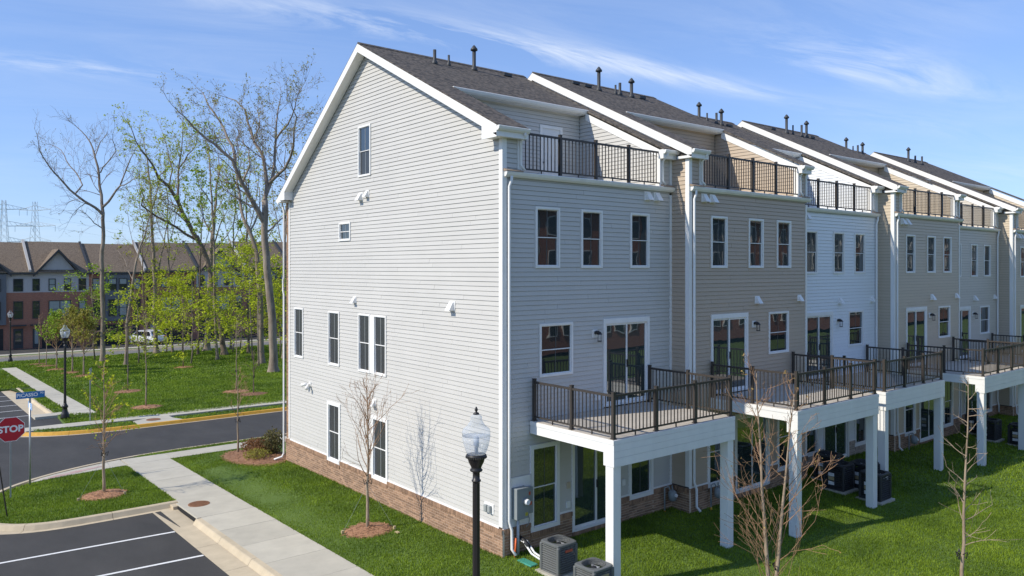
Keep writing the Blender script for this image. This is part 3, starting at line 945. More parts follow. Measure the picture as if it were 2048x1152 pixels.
    g2.prism([(X0 + .56, yo + 2.92 - d, zr(yo + 2.92) - .03 + z - 8.95) for d, z in prof], (X1 - .5 - X0 - .56, 0, 0))
    g2.box(X0 + .56, X1 - .5, yo + 2.921, yo + 3.19, zr(yo + 2.92) - .172, zr(yo + 2.92) - .156)
    g2.build('dormer_gutter', M['trim'], root)
    # terrace side walls
    XS = X1 - .5
    def yroof(z): return ridge - (Z(13.34) - .18 - z) / slope
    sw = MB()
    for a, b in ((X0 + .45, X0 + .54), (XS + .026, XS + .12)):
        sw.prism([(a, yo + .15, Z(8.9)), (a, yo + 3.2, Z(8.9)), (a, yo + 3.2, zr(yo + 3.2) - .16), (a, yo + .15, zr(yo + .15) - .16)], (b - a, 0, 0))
    swo = sw.build('terrace_side_wall', M['sheath_shade'], root)
    S = Plane('X', XS)
    siding(swo, S, lambda z: max(yo + .14, yroof(z)), yo + 3.17, Z(8.92), Z(11.35), [], m, False, seams=False)
    # roof
    xa = X0 - .32 if gable else (X0 - .12 if side else X0)
    xb = X1 + .10 if side else X1
    T = .05
    rf = MB()
    def slab(x0, x1, y0, y1, t=T, up=0.0):
        rf.hexa([(x0, y0, zr(y0) - t), (x1, y0, zr(y0) - t), (x1, y1, zr(y1) - t), (x0, y1, zr(y1) - t),
                 (x0, y0, zr(y0) + up), (x1, y0, zr(y0) + up), (x1, y1, zr(y1) + up), (x0, y1, zr(y1) + up)])
    slab(xa, xb, ridge, 12.55); slab(xa, xb, yo + 2.9, ridge)
    slab(xa, X0 + .62, yo - .21, yo + 2.9); slab(X1 - .56, xb, yo - .21, yo + 2.9)
    roof = rf.build('roof', M['shingle'], root)
    rc = MB()
    rc.hexa([(xa, ridge - .16, zr(ridge - .16) + .004), (xb, ridge - .16, zr(ridge - .16) + .004), (xb, ridge, zr(ridge) + .0), (xa, ridge, zr(ridge) + .0),
             (xa, ridge - .16, zr(ridge - .16) + .02), (xb, ridge - .16, zr(ridge - .16) + .02), (xb, ridge, zr(ridge) + .03), (xa, ridge, zr(ridge) + .03)])
    rc.build('ridge_cap', M['shingle'], roof)
    # rake boards
    rk = MB()
    def board(x0, x1, y0, y1, top, bot):
        rk.hexa([(x0, y0, zr(y0) - bot), (x1, y0, zr(y0) - bot), (x1, y1, zr(y1) - bot), (x0, y1, zr(y1) - bot),
                 (x0, y0, zr(y0) - top), (x1, y0, zr(y0) - top), (x1, y1, zr(y1) - top), (x0, y1, zr(y1) - top)])
    if gable:
        board(xa - .004, xa + .026, -.19, ridge, .03, .27); board(xa - .004, xa + .026, ridge, 12.5, .03, .27)
        board(xa + .027, -.03, .02, ridge, .24, .262); board(xa + .027, -.03, ridge, 12.2, .24, .262)
        rk.box(xa - .004, X0 + .62, yo - .192, yo - .04, Z(9.72), Z(9.80)); rk.box(xa - .004, -.032, yo - .04, yo + .35, Z(9.72), Z(9.79))
        rk.hexa([(xa - .003, -.19, 9.70), (xa + .025, -.19, 9.70), (xa + .025, .38, 9.70), (xa - .003, .38, 9.70), (xa - .003, -.19, 9.95), (xa + .025, -.19, 9.95), (xa + .025, .38, zr(.38) - .1), (xa - .003, .38, zr(.38) - .1)])
        rk.box(xa - .002, .0, 12.2, 12.56, 9.02, 9.09)
        rk.hexa([(xa - .002, 11.9, 9.08), (xa + .025, 11.9, 9.08), (xa + .025, 12.56, 9.08), (xa - .002, 12.56, 9.08), (xa - .002, 11.9, zr(11.9) - .1), (xa + .025, 11.9, zr(11.9) - .1), (xa + .025, 12.56, zr(12.56) - .05), (xa - .002, 12.56, zr(12.56) - .05)])
        rk.box(xa, .0, 11.88, 11.9, 9.08, 9.55)
    elif side:
        board(xa - .004, xa + .026, yo - .19, ridge, .02, .26)
        board(xa - .004, xa + .026, ridge, ridge + 2.0, .02, .26)
        board(X0 - .06, X0 - .03, yo + .62, ridge, .27, .36)
        rk.box(xa - .004, X0 + .62, yo - .192, yo - .04, Z(9.72), Z(9.80)); rk.box(xa, X0 - .032, yo - .04, yo + .3, Z(9.72), Z(9.79))
    else:
        rk.box(X0 + .003, X0 + .62, yo - .192, yo - .04, Z(9.72), Z(9.80))
    rk.box(X1 - .56, X1 - .004, yo - .192, yo - .04, Z(9.72), Z(9.80))
    board(XS - .032, XS - .004, yo - .02, yo + 2.9, .10, .32)     # trim over the terrace side wall
    rk.box(X1 - .568, X1 - .561, yo - .192, yo - .021, Z(9.72), Z(9.97)); rk.box(X0 + .621, X0 + .628, yo - .192, yo - .021, Z(9.72), Z(9.97))
    for a, b in ((xa - (.003 if gable or side else -.004), X0 + .62), (X1 - .56, X1 - .004)): rk.box(a, b, yo - .1925, yo - .165, Z(9.801), Z(9.955))
    rk.build_each('rake_board', M['trim'], root)
    eg = MB()
    for a, b in ((xa + (0.0 if gable else .01), X0 + .62), (X1 - .57, X1 + .02)):
        eg.prism([(a, yo - .194 - d*.8, Z((z - 8.95)*.85 + 9.955)) for d, z in prof], (b - a, 0, 0))
    eg.build_each('eave_gutter', M['trim'], root)
    # downspouts: short ones beside the terrace, a long one to the ground
    gb = gz(X0, yo)
    downspout(root, [(X0 + .50, yo - .24, Z(9.86)), (X0 + .50, yo - .22, Z(9.80)), (X0 + .50, yo - .068, Z(9.66)), (X0 + .50, yo - .068, Z(9.12)), (X0 + .58, yo - .12, Z(9.0))], .03)
    downspout(root, [(X1 - .44, yo - .24, Z(9.86)), (X1 - .44, yo - .22, Z(9.80)), (X1 - .44, yo - .068, Z(9.66)), (X1 - .44, yo - .068, Z(9.12)), (X1 - .38, yo - .12, Z(9.0))], .03)
    if gable or side:
        x = X0 + .19
        downspout(root, [(x, yo - .10, Z(8.84)), (x, yo - .10, Z(8.74)), (x - .05, yo - .078, Z(8.60)), (x - .05, yo - .078, Z(.80)), (x - .01, yo - .125, Z(.60)), (x - .01, yo - .125, gb + .16), (x + .02, yo - .24, gb + .04)])
    elif k in (3, 5):
        x = X1 - .16
        downspout(root, [(x, yo - .10, Z(8.84)), (x, yo - .10, Z(8.72)), (x - .06, yo - .078, Z(8.55)), (x - .06, yo - .078, Z(.80)), (x - .05, yo - .125, Z(.60)), (x - .05, yo - .125, gb + .05)])
    # party walls behind
    if side:
        XW = Plane('X', X0)
        sm_ = M[sidem or sid]
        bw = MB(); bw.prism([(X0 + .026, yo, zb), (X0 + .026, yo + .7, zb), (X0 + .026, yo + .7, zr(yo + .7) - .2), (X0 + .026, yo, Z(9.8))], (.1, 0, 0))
        bwo = bw.build('side_wall', M['sheath_shade'], root)
        siding(bwo, XW, yo + .1, yo + .61, Z(FH), Z(9.72), [], sm_, False, seams=False)
        acc2 = []
        brick_base(hp, XW, yo - .05, yo + .60, zb + .1, Z(FH) - .036, [], M[brickm], bwo, acc2)
        acc += acc2
    if gable:
        G = Plane('X', 0.0)
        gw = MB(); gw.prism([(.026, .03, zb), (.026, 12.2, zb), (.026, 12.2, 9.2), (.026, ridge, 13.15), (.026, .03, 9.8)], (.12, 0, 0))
        gwo = gw.build('gable_wall', M['sheath_shade'], root)
        yr = lambda z: max(.10, ridge - (13.34 - .25 - z) / slope)
        yf = lambda z: min(12.10, ridge + (13.34 - .25 - z) / fs)
        wins = [(10.98, 11.72, 3.60, 5.325, True), (8.27, 9.05, 3.59, 5.315, True), (6.28, 7.01, 3.59, 5.33, True), (5.33, 6.06, 3.59, 5.33, True),
                (6.24, 7.01, 9.44, 10.96, False), (7.52, 8.28, 7.545, 8.12, False), (8.20, 9.12, .50, 2.41, True), (5.24, 6.17, .54, 2.38, True)]
        gop = [(a + .02, b - .02, c + .02, d - .02) for a, b, c, d, s in wins] + [(6.0, 6.3, 3.6, 5.32)]
        siding(gwo, G, yr, yf, FH, 13.05, gop, m, True, seed=77)
        for i, (a, b, c, d, s) in enumerate(wins):
            window(root, G, a, b, c, d, cas=.10 if i > 5 else .05, gl='screen' if s else 'glass', screen=s or i == 4, mun='muntin')
        mu = MB(); G.box(mu, 6.062, 6.278, -.02, .03, 3.60, 5.32); mu.build('mullion', M['trim'], root)
        for (a, z, s) in ((7.23, 5.73, .17), (2.02, 5.74, .2), (6.85, 8.84, .2), (6.45, 8.90, .17), (6.02, 2.76, .17)): hood(root, G, a, z, s)
        fl_ = MB(); G.box(fl_, 10.36, 10.50, 0, .04, 2.72, 2.86)
        flo = fl_.build('floodlight', M['trim'], root)
        t = MB(); t.tube([G.p(10.43, .04, 2.78), G.p(10.46, .12, 2.80)], .03, 8); t.tube([G.p(10.46, .1, 2.80), G.p(10.62, .24, 2.76)], [.045, .065], 10); t.tube([G.p(10.40, .1, 2.78), G.p(10.30, .22, 2.66)], [.04, .06], 10)
        t.build('lamp_head', M['trim'], flo, smooth=True)
        ob = MB(); G.box(ob, .30, .66, .0, .03, .90, 1.14); obo = ob.build('outlet_plate', M['trim'], root)
        for a in (.42, .56):
            t = MB(); G.box(t, a - .05, a + .05, .03, .10, .93, 1.09); t.build('outlet_box', mat('box_grey', (.33, .35, .34), .5), obo, bevel=.01)
        gt2 = MB(); G.box(gt2, 12.10, 12.2, 0, .034, FH + .013, 9.05)
        gt2.build_each('corner_trim', M['trim'], root)
        # trim above the brick along the gable, stepped under the low windows
        g3 = MB(); e = .1
        for a, b in ((5.24, 6.17), (8.20, 9.12), (12.1, 12.1)):
            if a - e > .03: G.box(g3, e + .003, a - .003, 0, .03, FH - .035, FH + .012)
            e = b
        g3.build_each('base_trim', M['trim'], root)
        gacc = []
        brick_base(hp, G, -.05, 12.42, zb + .1, FH - .036, [(5.24, 6.17, .54), (8.20, 9.12, .50)], M[brickm], gwo, gacc)
        acc += gacc
        # brick front: only its edge shows past the gable
        fb = MB(); fb.box(.0, X1, 12.22, 12.44, zb, 9.05); fbo = fb.build('front_wall', M['mortar'], root)
        j = MB(); z = FH; i = 0
        while z < 9.0:
            if i % 2: j.box(-.012, .03, 12.215, 12.415, z, z + .057)
            else: j.box(-.012, .03, 12.215, 12.30, z, z + .057); j.box(-.012, .03, 12.31, 12.415, z, z + .057)
            j.box(.0, .2, 12.40, 12.452, z, z + .057)
            z += .0677; i += 1
        j.build('bricks', M[brickm], fbo)['kind'] = 'stuff'
        g4 = MB(); g4.box(-.30, X1, 12.56, 12.68, 9.03, 9.14); g4.build('front_gutter', M['trim'], root)
        gq = gz(-.1, 12.5)
        downspout(root, [(-.10, 12.60, 9.04), (-.10, 12.58, 8.92), (-.08, 12.50, 8.72), (-.08, 12.50, 6.4), (-.08, 12.56, 6.25), (-.08, 12.56, 5.9), (-.08, 12.50, 5.75), (-.08, 12.50, gq + .25), (-.14, 12.52, gq + .12), (-.42, 12.55, gq + .06)])
    lay_bricks(wall, acc, M[brickm], limit, hp['rowlock'])
    return root, roof, zr

HX = [0.0, 6.05, 12.05, 18.1, 24.0, 30.0, 36.0]
DZ = [0, 0, -.2, -.2, -.4, -.45]
SID = ['grey', 'taupe', 'white', 'beige', 'greige', 'beige']
LAB = ['pale grey end townhouse with the tall gable wall and brick base',
       'taupe townhouse joined to the pale grey end townhouse',
       'white sided townhouse, third from the gable end',
       'beige townhouse just beyond the white one',
       'pale greige townhouse, fifth from the gable end',
       'beige townhouse cut by the right edge of the picture']
pipes = [[(1.82, 5.63, .42, .05, 0), (2.44, 5.78, .32, .035, 0), (3.46, 5.85, .62, .06, 1), (4.85, 5.94, 0, .16, 2)],
         [(7.37, 5.32, 0, .16, 2), (7.84, 5.21, 0, .16, 2), (8.26, 5.03, .66, .06, 1), (9.07, 5.0, .32, .035, 0), (9.35, 5.05, .42, .05, 0), (9.96, 5.05, .52, .06, 1), (10.58, 5.14, 0, .16, 2)],
         [(15.0, 5.9, .55, .06, 1), (15.6, 5.95, .32, .035, 0), (15.9, 5.7, .45, .05, 0), (16.1, 5.6, .52, .06, 1), (16.6, 5.6, 0, .16, 2)],
         [(19.2, 5.2, 0, .16, 2), (20.16, 5.07, .66, .06, 1), (20.6, 5.02, .42, .035, 0), (21.2, 4.95, .52, .05, 0), (21.59, 4.94, .6, .06, 1), (22.1, 5.0, 0, .16, 2)],
         [(27.2, 6.0, .55, .06, 1), (27.8, 5.95, .35, .035, 0), (28.2, 5.9, .45, .05, 0), (28.6, 5.85, .5, .06, 1)],
         [(32.4, 5.2, .6, .06, 1), (33.0, 5.1, .4, .05, 0), (33.6, 5.0, .45, .05, 0)]]
for k in range(6):
    even = k % 2 == 1
    root, roof, zr = house(k + 1, HX[k], HX[k+1], -.61 if even else 0.0, DZ[k], k == 0, SID[k], LAB[k], k < 3, gable=(k == 0), brickm='brick_pale' if k in (2,) else 'brick',
                 limit=300 if k == 0 else 0, side=even, right_trim=True)
    for (x, y, h, r, kind) in pipes[k]:
        z = zr(y); b = MB()
        if kind == 2:
            b.box(x - r, x + r, y - .1, y + .1, z - .02, z + .07); nm = 'roof_vent'
        else:
            b.lathe([(r*2.0, -.06), (r*1.9, .03), (r*1.1, .10), (r, .11), (r, h)], (x, y, z), 12); nm = 'vent_pipe'
            if kind == 1: b.lathe([(r*1.0, h - .02), (r*1.9, h), (r*1.9, h + .05), (r*1.2, h + .1), (r*.9, h + .13), (r*.3, h + .17)], (x, y, z), 12)
        b.build(nm, M['pipe'], roof, smooth=(kind != 2))

# ------------------------------------------------------------------ raised decks
def deck(x0, x1, yo, dz, label):
    root = empty('raised_deck', (x0, yo, gz(x0, yo - 2.7)), label, 'deck', 'raised decks behind the townhouses')
    zt = 3.06 + dz; yf = yo - 2.76
    fr = MB()
    fr.box(x0, x0 + .04, yf + .04, yo - .04, zt - .30, zt - .012); fr.box(x1 - .04, x1, yf + .04, yo - .04, zt - .30, zt - .012)
    fr.box(x0, x1, yf, yf + .04, zt - .30, zt - .012)
    for q0, q1 in ((.58, .40), (.392, .252), (.244, .11)): fr.box(x0 + .001, x1 - .001, yf - .009, yf - .0005, zt - q0, zt - q1)
    fr.box(x0 - .008, x1 + .008, yf - .012, yf - .001, zt - .10, zt - .012); fr.box(x0 - .012, x0 - .001, yf - .012, yo - .04, zt - .10, zt - .012); fr.box(x1 + .001, x1 + .012, yf - .012, yo - .04, zt - .10, zt - .012)
    fr.build('rim_board', M['trim'], root)
    bm_ = MB(); bm_.box(x0 + .06, x1 - .06, yf + .003, yf + .27, zt - .58, zt - .302)
    bm_.box(x0 + .002, x0 + .058, yf + .003, yf + .30, zt - .58, zt - .302); bm_.box(x1 - .058, x1 - .002, yf + .003, yf + .30, zt - .58, zt - .302)
    bm_.build_each('beam', M['trim'], root)
    jo = MB()
    n = 9
    for i in range(n):
        x = x0 + .2 + (x1 - x0 - .4) * i / (n - 1); jo.box(x - .02, x + .02, yf + .05, yo - .05, zt - .27, zt - .03)
    jo.build_each('joist', mat('joist_wood', (.36, .30, .20), .8), root)
    k = 19; w = 2.72 / k
    pb = MB(); pb.box(x0 + .01, x1 - .01, 0, w - .006, 0, .026); me = pb.mesh('deck_board', M['deckb'])
    for i in range(k):
        place('deck_board', me, (0, yf + .02 + i*w, zt - .027), root)
        bpy.context.scene.collection.objects
    for cx_ in (x0 + .135, x1 - .135):
        gb = gz(cx_, yf + .14)
        p = MB(); p.box(cx_ - .115, cx_ + .115, yf + .025, yf + .255, gb - .3, zt - .582)
        po = p.build('support_post', M['trim'], root, bevel=.006)
    z = zt
    railing(root, (x0 + .08, yo - .10), (x0 + .08, yf + .08), z, 3, 'railing', True, False, h=.94)
    railing(root, (x0 + .08, yf + .08), (x1 - .08, yf + .08), z, 4, 'railing', True, True, h=.94)
    railing(root, (x1 - .08, yf + .08), (x1 - .08, yo - .10), z, 3, 'railing', False, True, h=.94)
    return root
deck(.81, 5.10, 0, 0, 'raised white deck with bronze railing on the grey end townhouse')
deck(6.90, 11.20, -.61, 0, 'raised white deck on the taupe townhouse')
deck(12.92, 17.20, 0, -.2, 'raised white deck on the white townhouse')
deck(18.98, 23.25, -.61, -.2, 'raised white deck on the beige townhouse beyond the white one')
deck(24.9, 29.15, 0, -.4, 'farthest raised deck, on the greige townhouse')

# ------------------------------------------------------------------ street lamps
def globe_mat(name, body, tr):
    m = bpy.data.materials.new(name); m.use_nodes = True
    t = m.node_tree; n = t.nodes; l = t.links
    b = n['Principled BSDF']; b.inputs['Base Color'].default_value = (*body, 1); b.inputs['Roughness'].default_value = .12; b.inputs['IOR'].default_value = 1.5
    tp = n.new('ShaderNodeBsdfTransparent'); tp.inputs[0].default_value = (.93, .95, .97, 1)
    ms = n.new('ShaderNodeMixShader')
    lw = n.new('ShaderNodeLayerWeight'); lw.inputs[0].default_value = .35
    mr = n.new('ShaderNodeMapRange'); mr.inputs['To Min'].default_value = tr; mr.inputs['To Max'].default_value = .55
    ge = n.new('ShaderNodeNewGeometry'); sp = n.new('ShaderNodeSeparateXYZ'); l.new(ge.outputs['Position'], sp.inputs[0])
    l.new(lw.outputs['Facing'], mr.inputs['Value']); l.new(mr.outputs[0], ms.inputs[0])
    l.new(tp.outputs[0], ms.inputs[1]); l.new(b.outputs[0], ms.inputs[2]); l.new(ms.outputs[0], n['Material Output'].inputs['Surface'])
    wv = n.new('ShaderNodeTexWave'); wv.inputs['Scale'].default_value = 14; wv.bands_direction = 'Z'
    l.new(ge.outputs['Position'], wv.inputs[0]); bp = n.new('ShaderNodeBump'); bp.inputs['Strength'].default_value = .25; bp.inputs['Distance'].default_value = .01
    l.new(wv.outputs['Fac'], bp.inputs['Height']); l.new(bp.outputs[0], b.inputs['Normal'])
    return m
GLOBE = globe_mat('globe_clear', (.80, .83, .86), .05); GLOBE2 = globe_mat('globe_frosted', (.84, .86, .88), .20)
def street_lamp(x, y, H, label, seg=24):
    g = gz(x, y); root = empty('street_lamp', (x, y, g), label, 'street lamp', 'black acorn street lamps')
    k = H / 4.77
    T = g + H
    P = lambda prof: [(r, (z - 4.57) * k + H) for r, z in prof]
    c = (x, y, g)
    b = MB(); b.lathe([(.20, 0), (.205, .10), (.185, .16), (.19, .20), (.165, .26), (.125, .36), (.105, .46), (.105, .52), (.14, .56), (.145, .62), (.105, .67), (.082, .72), (.062, .78)], c, 16)
    b.build('lamp_base', M['dark'], root, smooth=True)
    p = MB(); p.lathe([(.075, .70), (.061, .95), (.058, H - 1.16)], c, 8); p.build('lamp_pole', M['dark'], root)
    n = MB(); n.lathe(P([(.058, 3.42), (.072, 3.425), (.072, 3.445), (.056, 3.45), (.054, 3.55), (.06, 3.565), (.095, 3.585), (.098, 3.605), (.075, 3.625), (.088, 3.66), (.118, 3.72), (.132, 3.77), (.135, 3.79), (.158, 3.795), (.158, 3.83), (.14, 3.845)]), c, 24)
    no = n.build('lamp_collar', M['dark'], root, smooth=True)
    if seg > 16:
        be = MB()
        for j in range(28):
            a = 2*math.pi*j/28; be.tube([(x + .157*math.cos(a), y + .157*math.sin(a), T - 4.57*k + 3.79*k), (x + .157*math.cos(a), y + .157*math.sin(a), T - 4.57*k + 3.815*k)], .010, 6)
        be.build('beading', mat('bead_dark', (.06, .055, .05), .3), no)['kind'] = 'stuff'
    lo = MB(); lo.lathe(P([(.140, 3.846), (.167, 3.90), (.192, 3.98), (.208, 4.05), (.217, 4.125)]), c, seg)
    lo.build('globe_bowl', GLOBE2, root, smooth=True)
    up = MB(); up.lathe(P([(.218, 4.127), (.216, 4.19), (.205, 4.23), (.165, 4.26), (.142, 4.275), (.128, 4.30), (.10, 4.345), (.082, 4.37), (.088, 4.395), (.086, 4.42), (.062, 4.445), (.045, 4.455)]), c, seg)
    up.build('globe_dome', GLOBE, root, smooth=True)
    f = MB(); f.lathe(P([(.05, 4.452), (.042, 4.475), (.016, 4.49), (.014, 4.50), (.026, 4.515), (.024, 4.535), (.008, 4.57)]), c, 12)
    f.build('finial', M['dark'], root, smooth=True)
    s = MB(); s.lathe(P([(.03, 3.85), (.03, 3.95), (.045, 3.96), (.045, 4.10), (.01, 4.12)]), c, 12); s.build('lamp_bulb', M['signw'], root, smooth=True)
lx = CAM + Vector((math.cos(YAW), math.sin(YAW), 0)) * 11.9 + Vector((math.sin(YAW), -math.cos(YAW), 0)) * (952.5 - 1024) / 1550 * 11.9
street_lamp(lx.x, lx.y, 4.57 - gz(lx.x, lx.y), 'near black street lamp with a clear acorn globe before the gable', 36)
street_lamp(-4.2, 29.75, 4.75, 'black street lamp across the street, beside the sidewalk running away', 16)
street_lamp(-2.35, 68.8, 4.75, 'farthest black street lamp, before the brick townhouses', 12)

# ------------------------------------------------------------------ signs
def text_obj(body, size, loc, rot, m, parent, bold=.0, align='CENTER'):
    cu = bpy.data.curves.new('lettering', 'FONT'); cu.body = body; cu.size = size; cu.align_x = align; cu.align_y = 'CENTER'
    cu.extrude = .001; cu.offset = bold; cu.materials.append(m)
    tmp = bpy.data.objects.new('lettering', cu)
    me = bpy.data.meshes.new_from_object(tmp)
    bpy.data.objects.remove(tmp)
    o = bpy.data.objects.new('lettering', me); C.objects.link(o)
    o.parent = parent; o.location = Vector(loc) - origin(parent); o.rotation_euler = rot
    return o
sx, sy = -8.15, 14.07; sg = gz(sx, sy)
st = empty('stop_sign', (sx, sy, sg), 'red octagonal stop sign on a steel post at the grass corner', 'sign')
MB().box(sx - .022, sx + .022, sy - .012, sy + .012, sg - .2, 2.05).build('post', M['steel'], st)
def octagon(r, y): return [(sx + r * math.cos(math.radians(22.5 + 45*i)), y, 1.745 + r * math.sin(math.radians(22.5 + 45*i))) for i in range(8)]
fc = MB().prism(octagon(.402, sy - .02), (0, .004, 0)).build('sign_border', M['signw'], st)
MB().prism(octagon(.385, sy - .0245), (0, .003, 0)).build('sign_face', M['red'], st)
text_obj('STOP', .275, (sx, sy - .0265, 1.745), (math.radians(90), 0, 0), M['signw'], st, .010)
px_, py_ = -7.47, 15.44; pg = gz(px_, py_)
pi = empty('street_name_sign', (px_, py_, pg), 'blue street name sign PICASSO SQ on a thin steel post', 'sign')
MB().tube([(px_, py_, pg - .2), (px_, py_, 2.34)], .03, 10).build('post', M['steel'], pi, smooth=True)
MB().box(px_ - .39, px_ + .42, py_ - .004, py_ + .004, 2.45, 2.66).build('name_blade', M['blue'], pi, bevel=.003)
text_obj('PICASSO', .155, (px_ - .075, py_ - .0055, 2.555), (math.radians(90), 0, 0), M['signw'], pi, .004)
text_obj('SQ', .075, (px_ + .335, py_ - .0055, 2.60), (math.radians(90), 0, 0), M['signw'], pi, .002)
MB().box(px_ - .03, px_ + .03, py_ - .03, py_ + .03, 2.31, 2.45).build('bracket', M['steel'], pi)
MB().box(px_ - .005, px_ + .005, py_ - .45, py_ + .40, 2.10, 2.31).build('cross_blade', M['paleblue'], pi, bevel=.003)
b = MB()
for i in range(7):
    b.box(px_ - .0075, px_ - .0052, py_ - .34 + i*.1, py_ - .28 + i*.1, 2.15, 2.26)
# silver post with a sign seen edge-on
ex, ey = -3.41, 28.01; eg_ = gz(ex, ey)
es = empty('sign_post', (ex, ey, eg_), 'plain steel sign post seen edge on across the street', 'sign')
MB().box(ex - .02, ex + .02, ey - .02, ey + .02, eg_ - .2, eg_ + 2.5).build('post', M['steel'], es)
MB().hexa([(ex-.03,ey-.02,eg_+1.75),(ex-.02,ey-.03,eg_+1.75),(ex+.13,ey+.26,eg_+1.75),(ex+.12,ey+.27,eg_+1.75),(ex-.03,ey-.02,eg_+2.55),(ex-.02,ey-.03,eg_+2.55),(ex+.13,ey+.26,eg_+2.55),(ex+.12,ey+.27,eg_+2.55)]).build('sign_plate', M['steel'], es)
# thin leaning stake at the left edge
kx, ky = -8.46, 11.8
tag(MB().tube([(kx, ky, gz(kx, ky) - .1), (kx - .33, ky + .05, 2.2)], .018, 8).build('leaning_stake', M['dark'], None, org=(kx, ky, gz(kx, ky))), 'thin black leaning stake at the left edge of the picture', 'stake')

# ------------------------------------------------------------------ air conditioners
def make_ac(loc, label, plate, rot=0.0, h=.70, s=.305, cm='ac'):
    root = empty('air_conditioner', (0, 0, 0), label, 'air conditioner', 'outdoor air conditioner units')
    MB().box(-s-.07, s+.07, -s-.07, s+.07, -.15, .03).build('pad', M['conc'], root, bevel=.01)
    MB().box(-s+.02, s-.02, -s+.02, s-.02, .032, .07).build('base_pan', M[cm], root)
    c = MB(); c.box(-s+.05, s-.05, -s+.05, s-.05, .07, h-.24); c.build('coil', M['acd'], root)
    for i, (a, b) in enumerate(((-1,-1),(1,-1),(1,1),(-1,1))):
        q = MB(); q.box(min(a*s, a*(s-.075)), max(a*s, a*(s-.075)), min(b*s, b*(s-.075)), max(b*s, b*(s-.075)), .06, h-.05); q.build('corner_post', M[cm], root, bevel=.02)
    lv = MB(); e = s - .076; d = s - .012
    for sg_ in (-1, 1):
        for ax in (0, 1):
            pts = [(-e, d - .03, .0), (e, d - .03, .0), (e, d, -.016), (-e, d, -.016), (-e, d - .03, .012), (e, d - .03, .012), (e, d, -.004), (-e, d, -.004)]
            pts = [((x, y*sg_, z) if ax == 0 else (y*sg_, x, z)) for x, y, z in pts]
            lv.hexa(pts)
    me = lv.mesh('louver', M[cm])
    n = 11
    for i in range(n): place('louver', me, (0, 0, .11 + (h - .20) * i / (n - 1)), root)
    # top cap: rounded square with a round opening
    t = MB(); k = 32; vs = []; R_ = s - .045
    for zz_, fo in ((h - .055, 1.0), (h - .012, 1.0), (h, .93)):
        for j in range(k):
            a = 2*math.pi*j/k; ca, sa = math.cos(a), math.sin(a)
            p = 7.0; r = (s + .004) * fo / ((abs(ca)**p + abs(sa)**p) ** (1/p))
            vs.append((r*ca, r*sa, zz_))
    for r, zz_ in ((R_, h + .004), (R_ - .02, h - .005), (R_ - .03, h - .10)):
        for j in range(k):
            a = 2*math.pi*j/k; vs.append((r*math.cos(a), r*math.sin(a), zz_))
    fs_ = [(i*k + j, i*k + (j+1) % k, (i+1)*k + (j+1) % k, (i+1)*k + j) for i in range(5) for j in range(k)]
    t.add(vs, fs_); top = t.build('top_cap', M[cm], root, smooth=False)
    f = MB()
    f.lathe([(.05, h - .16), (.06, h - .15), (.06, h - .06), (.03, h - .045)], (0, 0, 0), 12)
    fan = f.build('fan_hub', M['acd'], root)
    for q in range(3):
        a = q * 2.094 + .6; bl = MB()
        u = Vector((math.cos(a), math.sin(a), 0)); v = Vector((-math.sin(a), math.cos(a), 0))
        A, B = u*.055 - v*.05, u*.055 + v*.05; A2, B2 = u*(R_-.05) - v*.10, u*(R_-.05) + v*.09
        bl.hexa([(*A.xy, h-.13), (*B.xy, h-.09), (*B2.xy, h-.095), (*A2.xy, h-.135), (*A.xy, h-.127), (*B.xy, h-.087), (*B2.xy, h-.092), (*A2.xy, h-.132)])
        bl.build('fan_blade', mat('fan_alu', (.72, .73, .75), .4, metal=.3), fan)
    gr = MB()
    for j in range(20):
        a = math.pi * 2 * j / 20; gr.tube([(.05*math.cos(a), .05*math.sin(a), h + .012), (R_*math.cos(a), R_*math.sin(a), h + .004)], .0013, 4)
    for r in (.08, .14, .20, .245):
        gr.tube([(r*math.cos(2*math.pi*j/24), r*math.sin(2*math.pi*j/24), h + .009) for j in range(25)], .002, 4, cap=False)
    gr.build('fan_guard', M['acd'], top)['kind'] = 'stuff'
    if plate:
        MB().box(-.08, .13, -s - .004, -s + .02, h - .19, h - .14).build('name_plate', M[plate], root)
    else:
        for zz_ in (.18, .32, .44): MB().box(-s - .004, -s + .02, -.02, .16, zz_, zz_ + .10).build('data_label', M['signw'] if zz_ != .32 else M['label'], root)
    root.location = loc; root.rotation_euler = (0, 0, rot)
    return root
def at(x, y): return (x, y, gz(x, y) + .015)
a1 = make_ac(at(.52, -1.36), 'grey air conditioner with a red plate nearest the brick corner', 'copper', .03)
a2 = make_ac(at(.28, -2.70), 'grey air conditioner with a tan plate beside the near deck post', 'label', .02)
a3 = make_ac(at(11.80, -1.85), 'front unit of the dark air conditioner pair left of the white house deck', None, 0, .82, .34, 'acblack')
def ac_copy(src, loc, label):
    c = copy_tree(src); c.location = loc; c['label'] = label; return c
ac_copy(a3, at(12.55, -1.1), 'rear unit of the dark air conditioner pair left of the white house deck')
ac_copy(a3, at(11.85, -2.95), 'air conditioner showing beside the right post of the taupe house deck')
ac_copy(a3, at(12.6, -2.25), 'air conditioner half hidden behind the right post of the taupe house deck')
ac_copy(a3, at(23.75, -1.85), 'dark air conditioner under the far decks behind a post')
ac_copy(a3, at(24.5, -1.1), 'rear dark air conditioner under the far decks')
ac_copy(a3, at(23.9, -2.9), 'dark air conditioner beside the last deck post on the right')
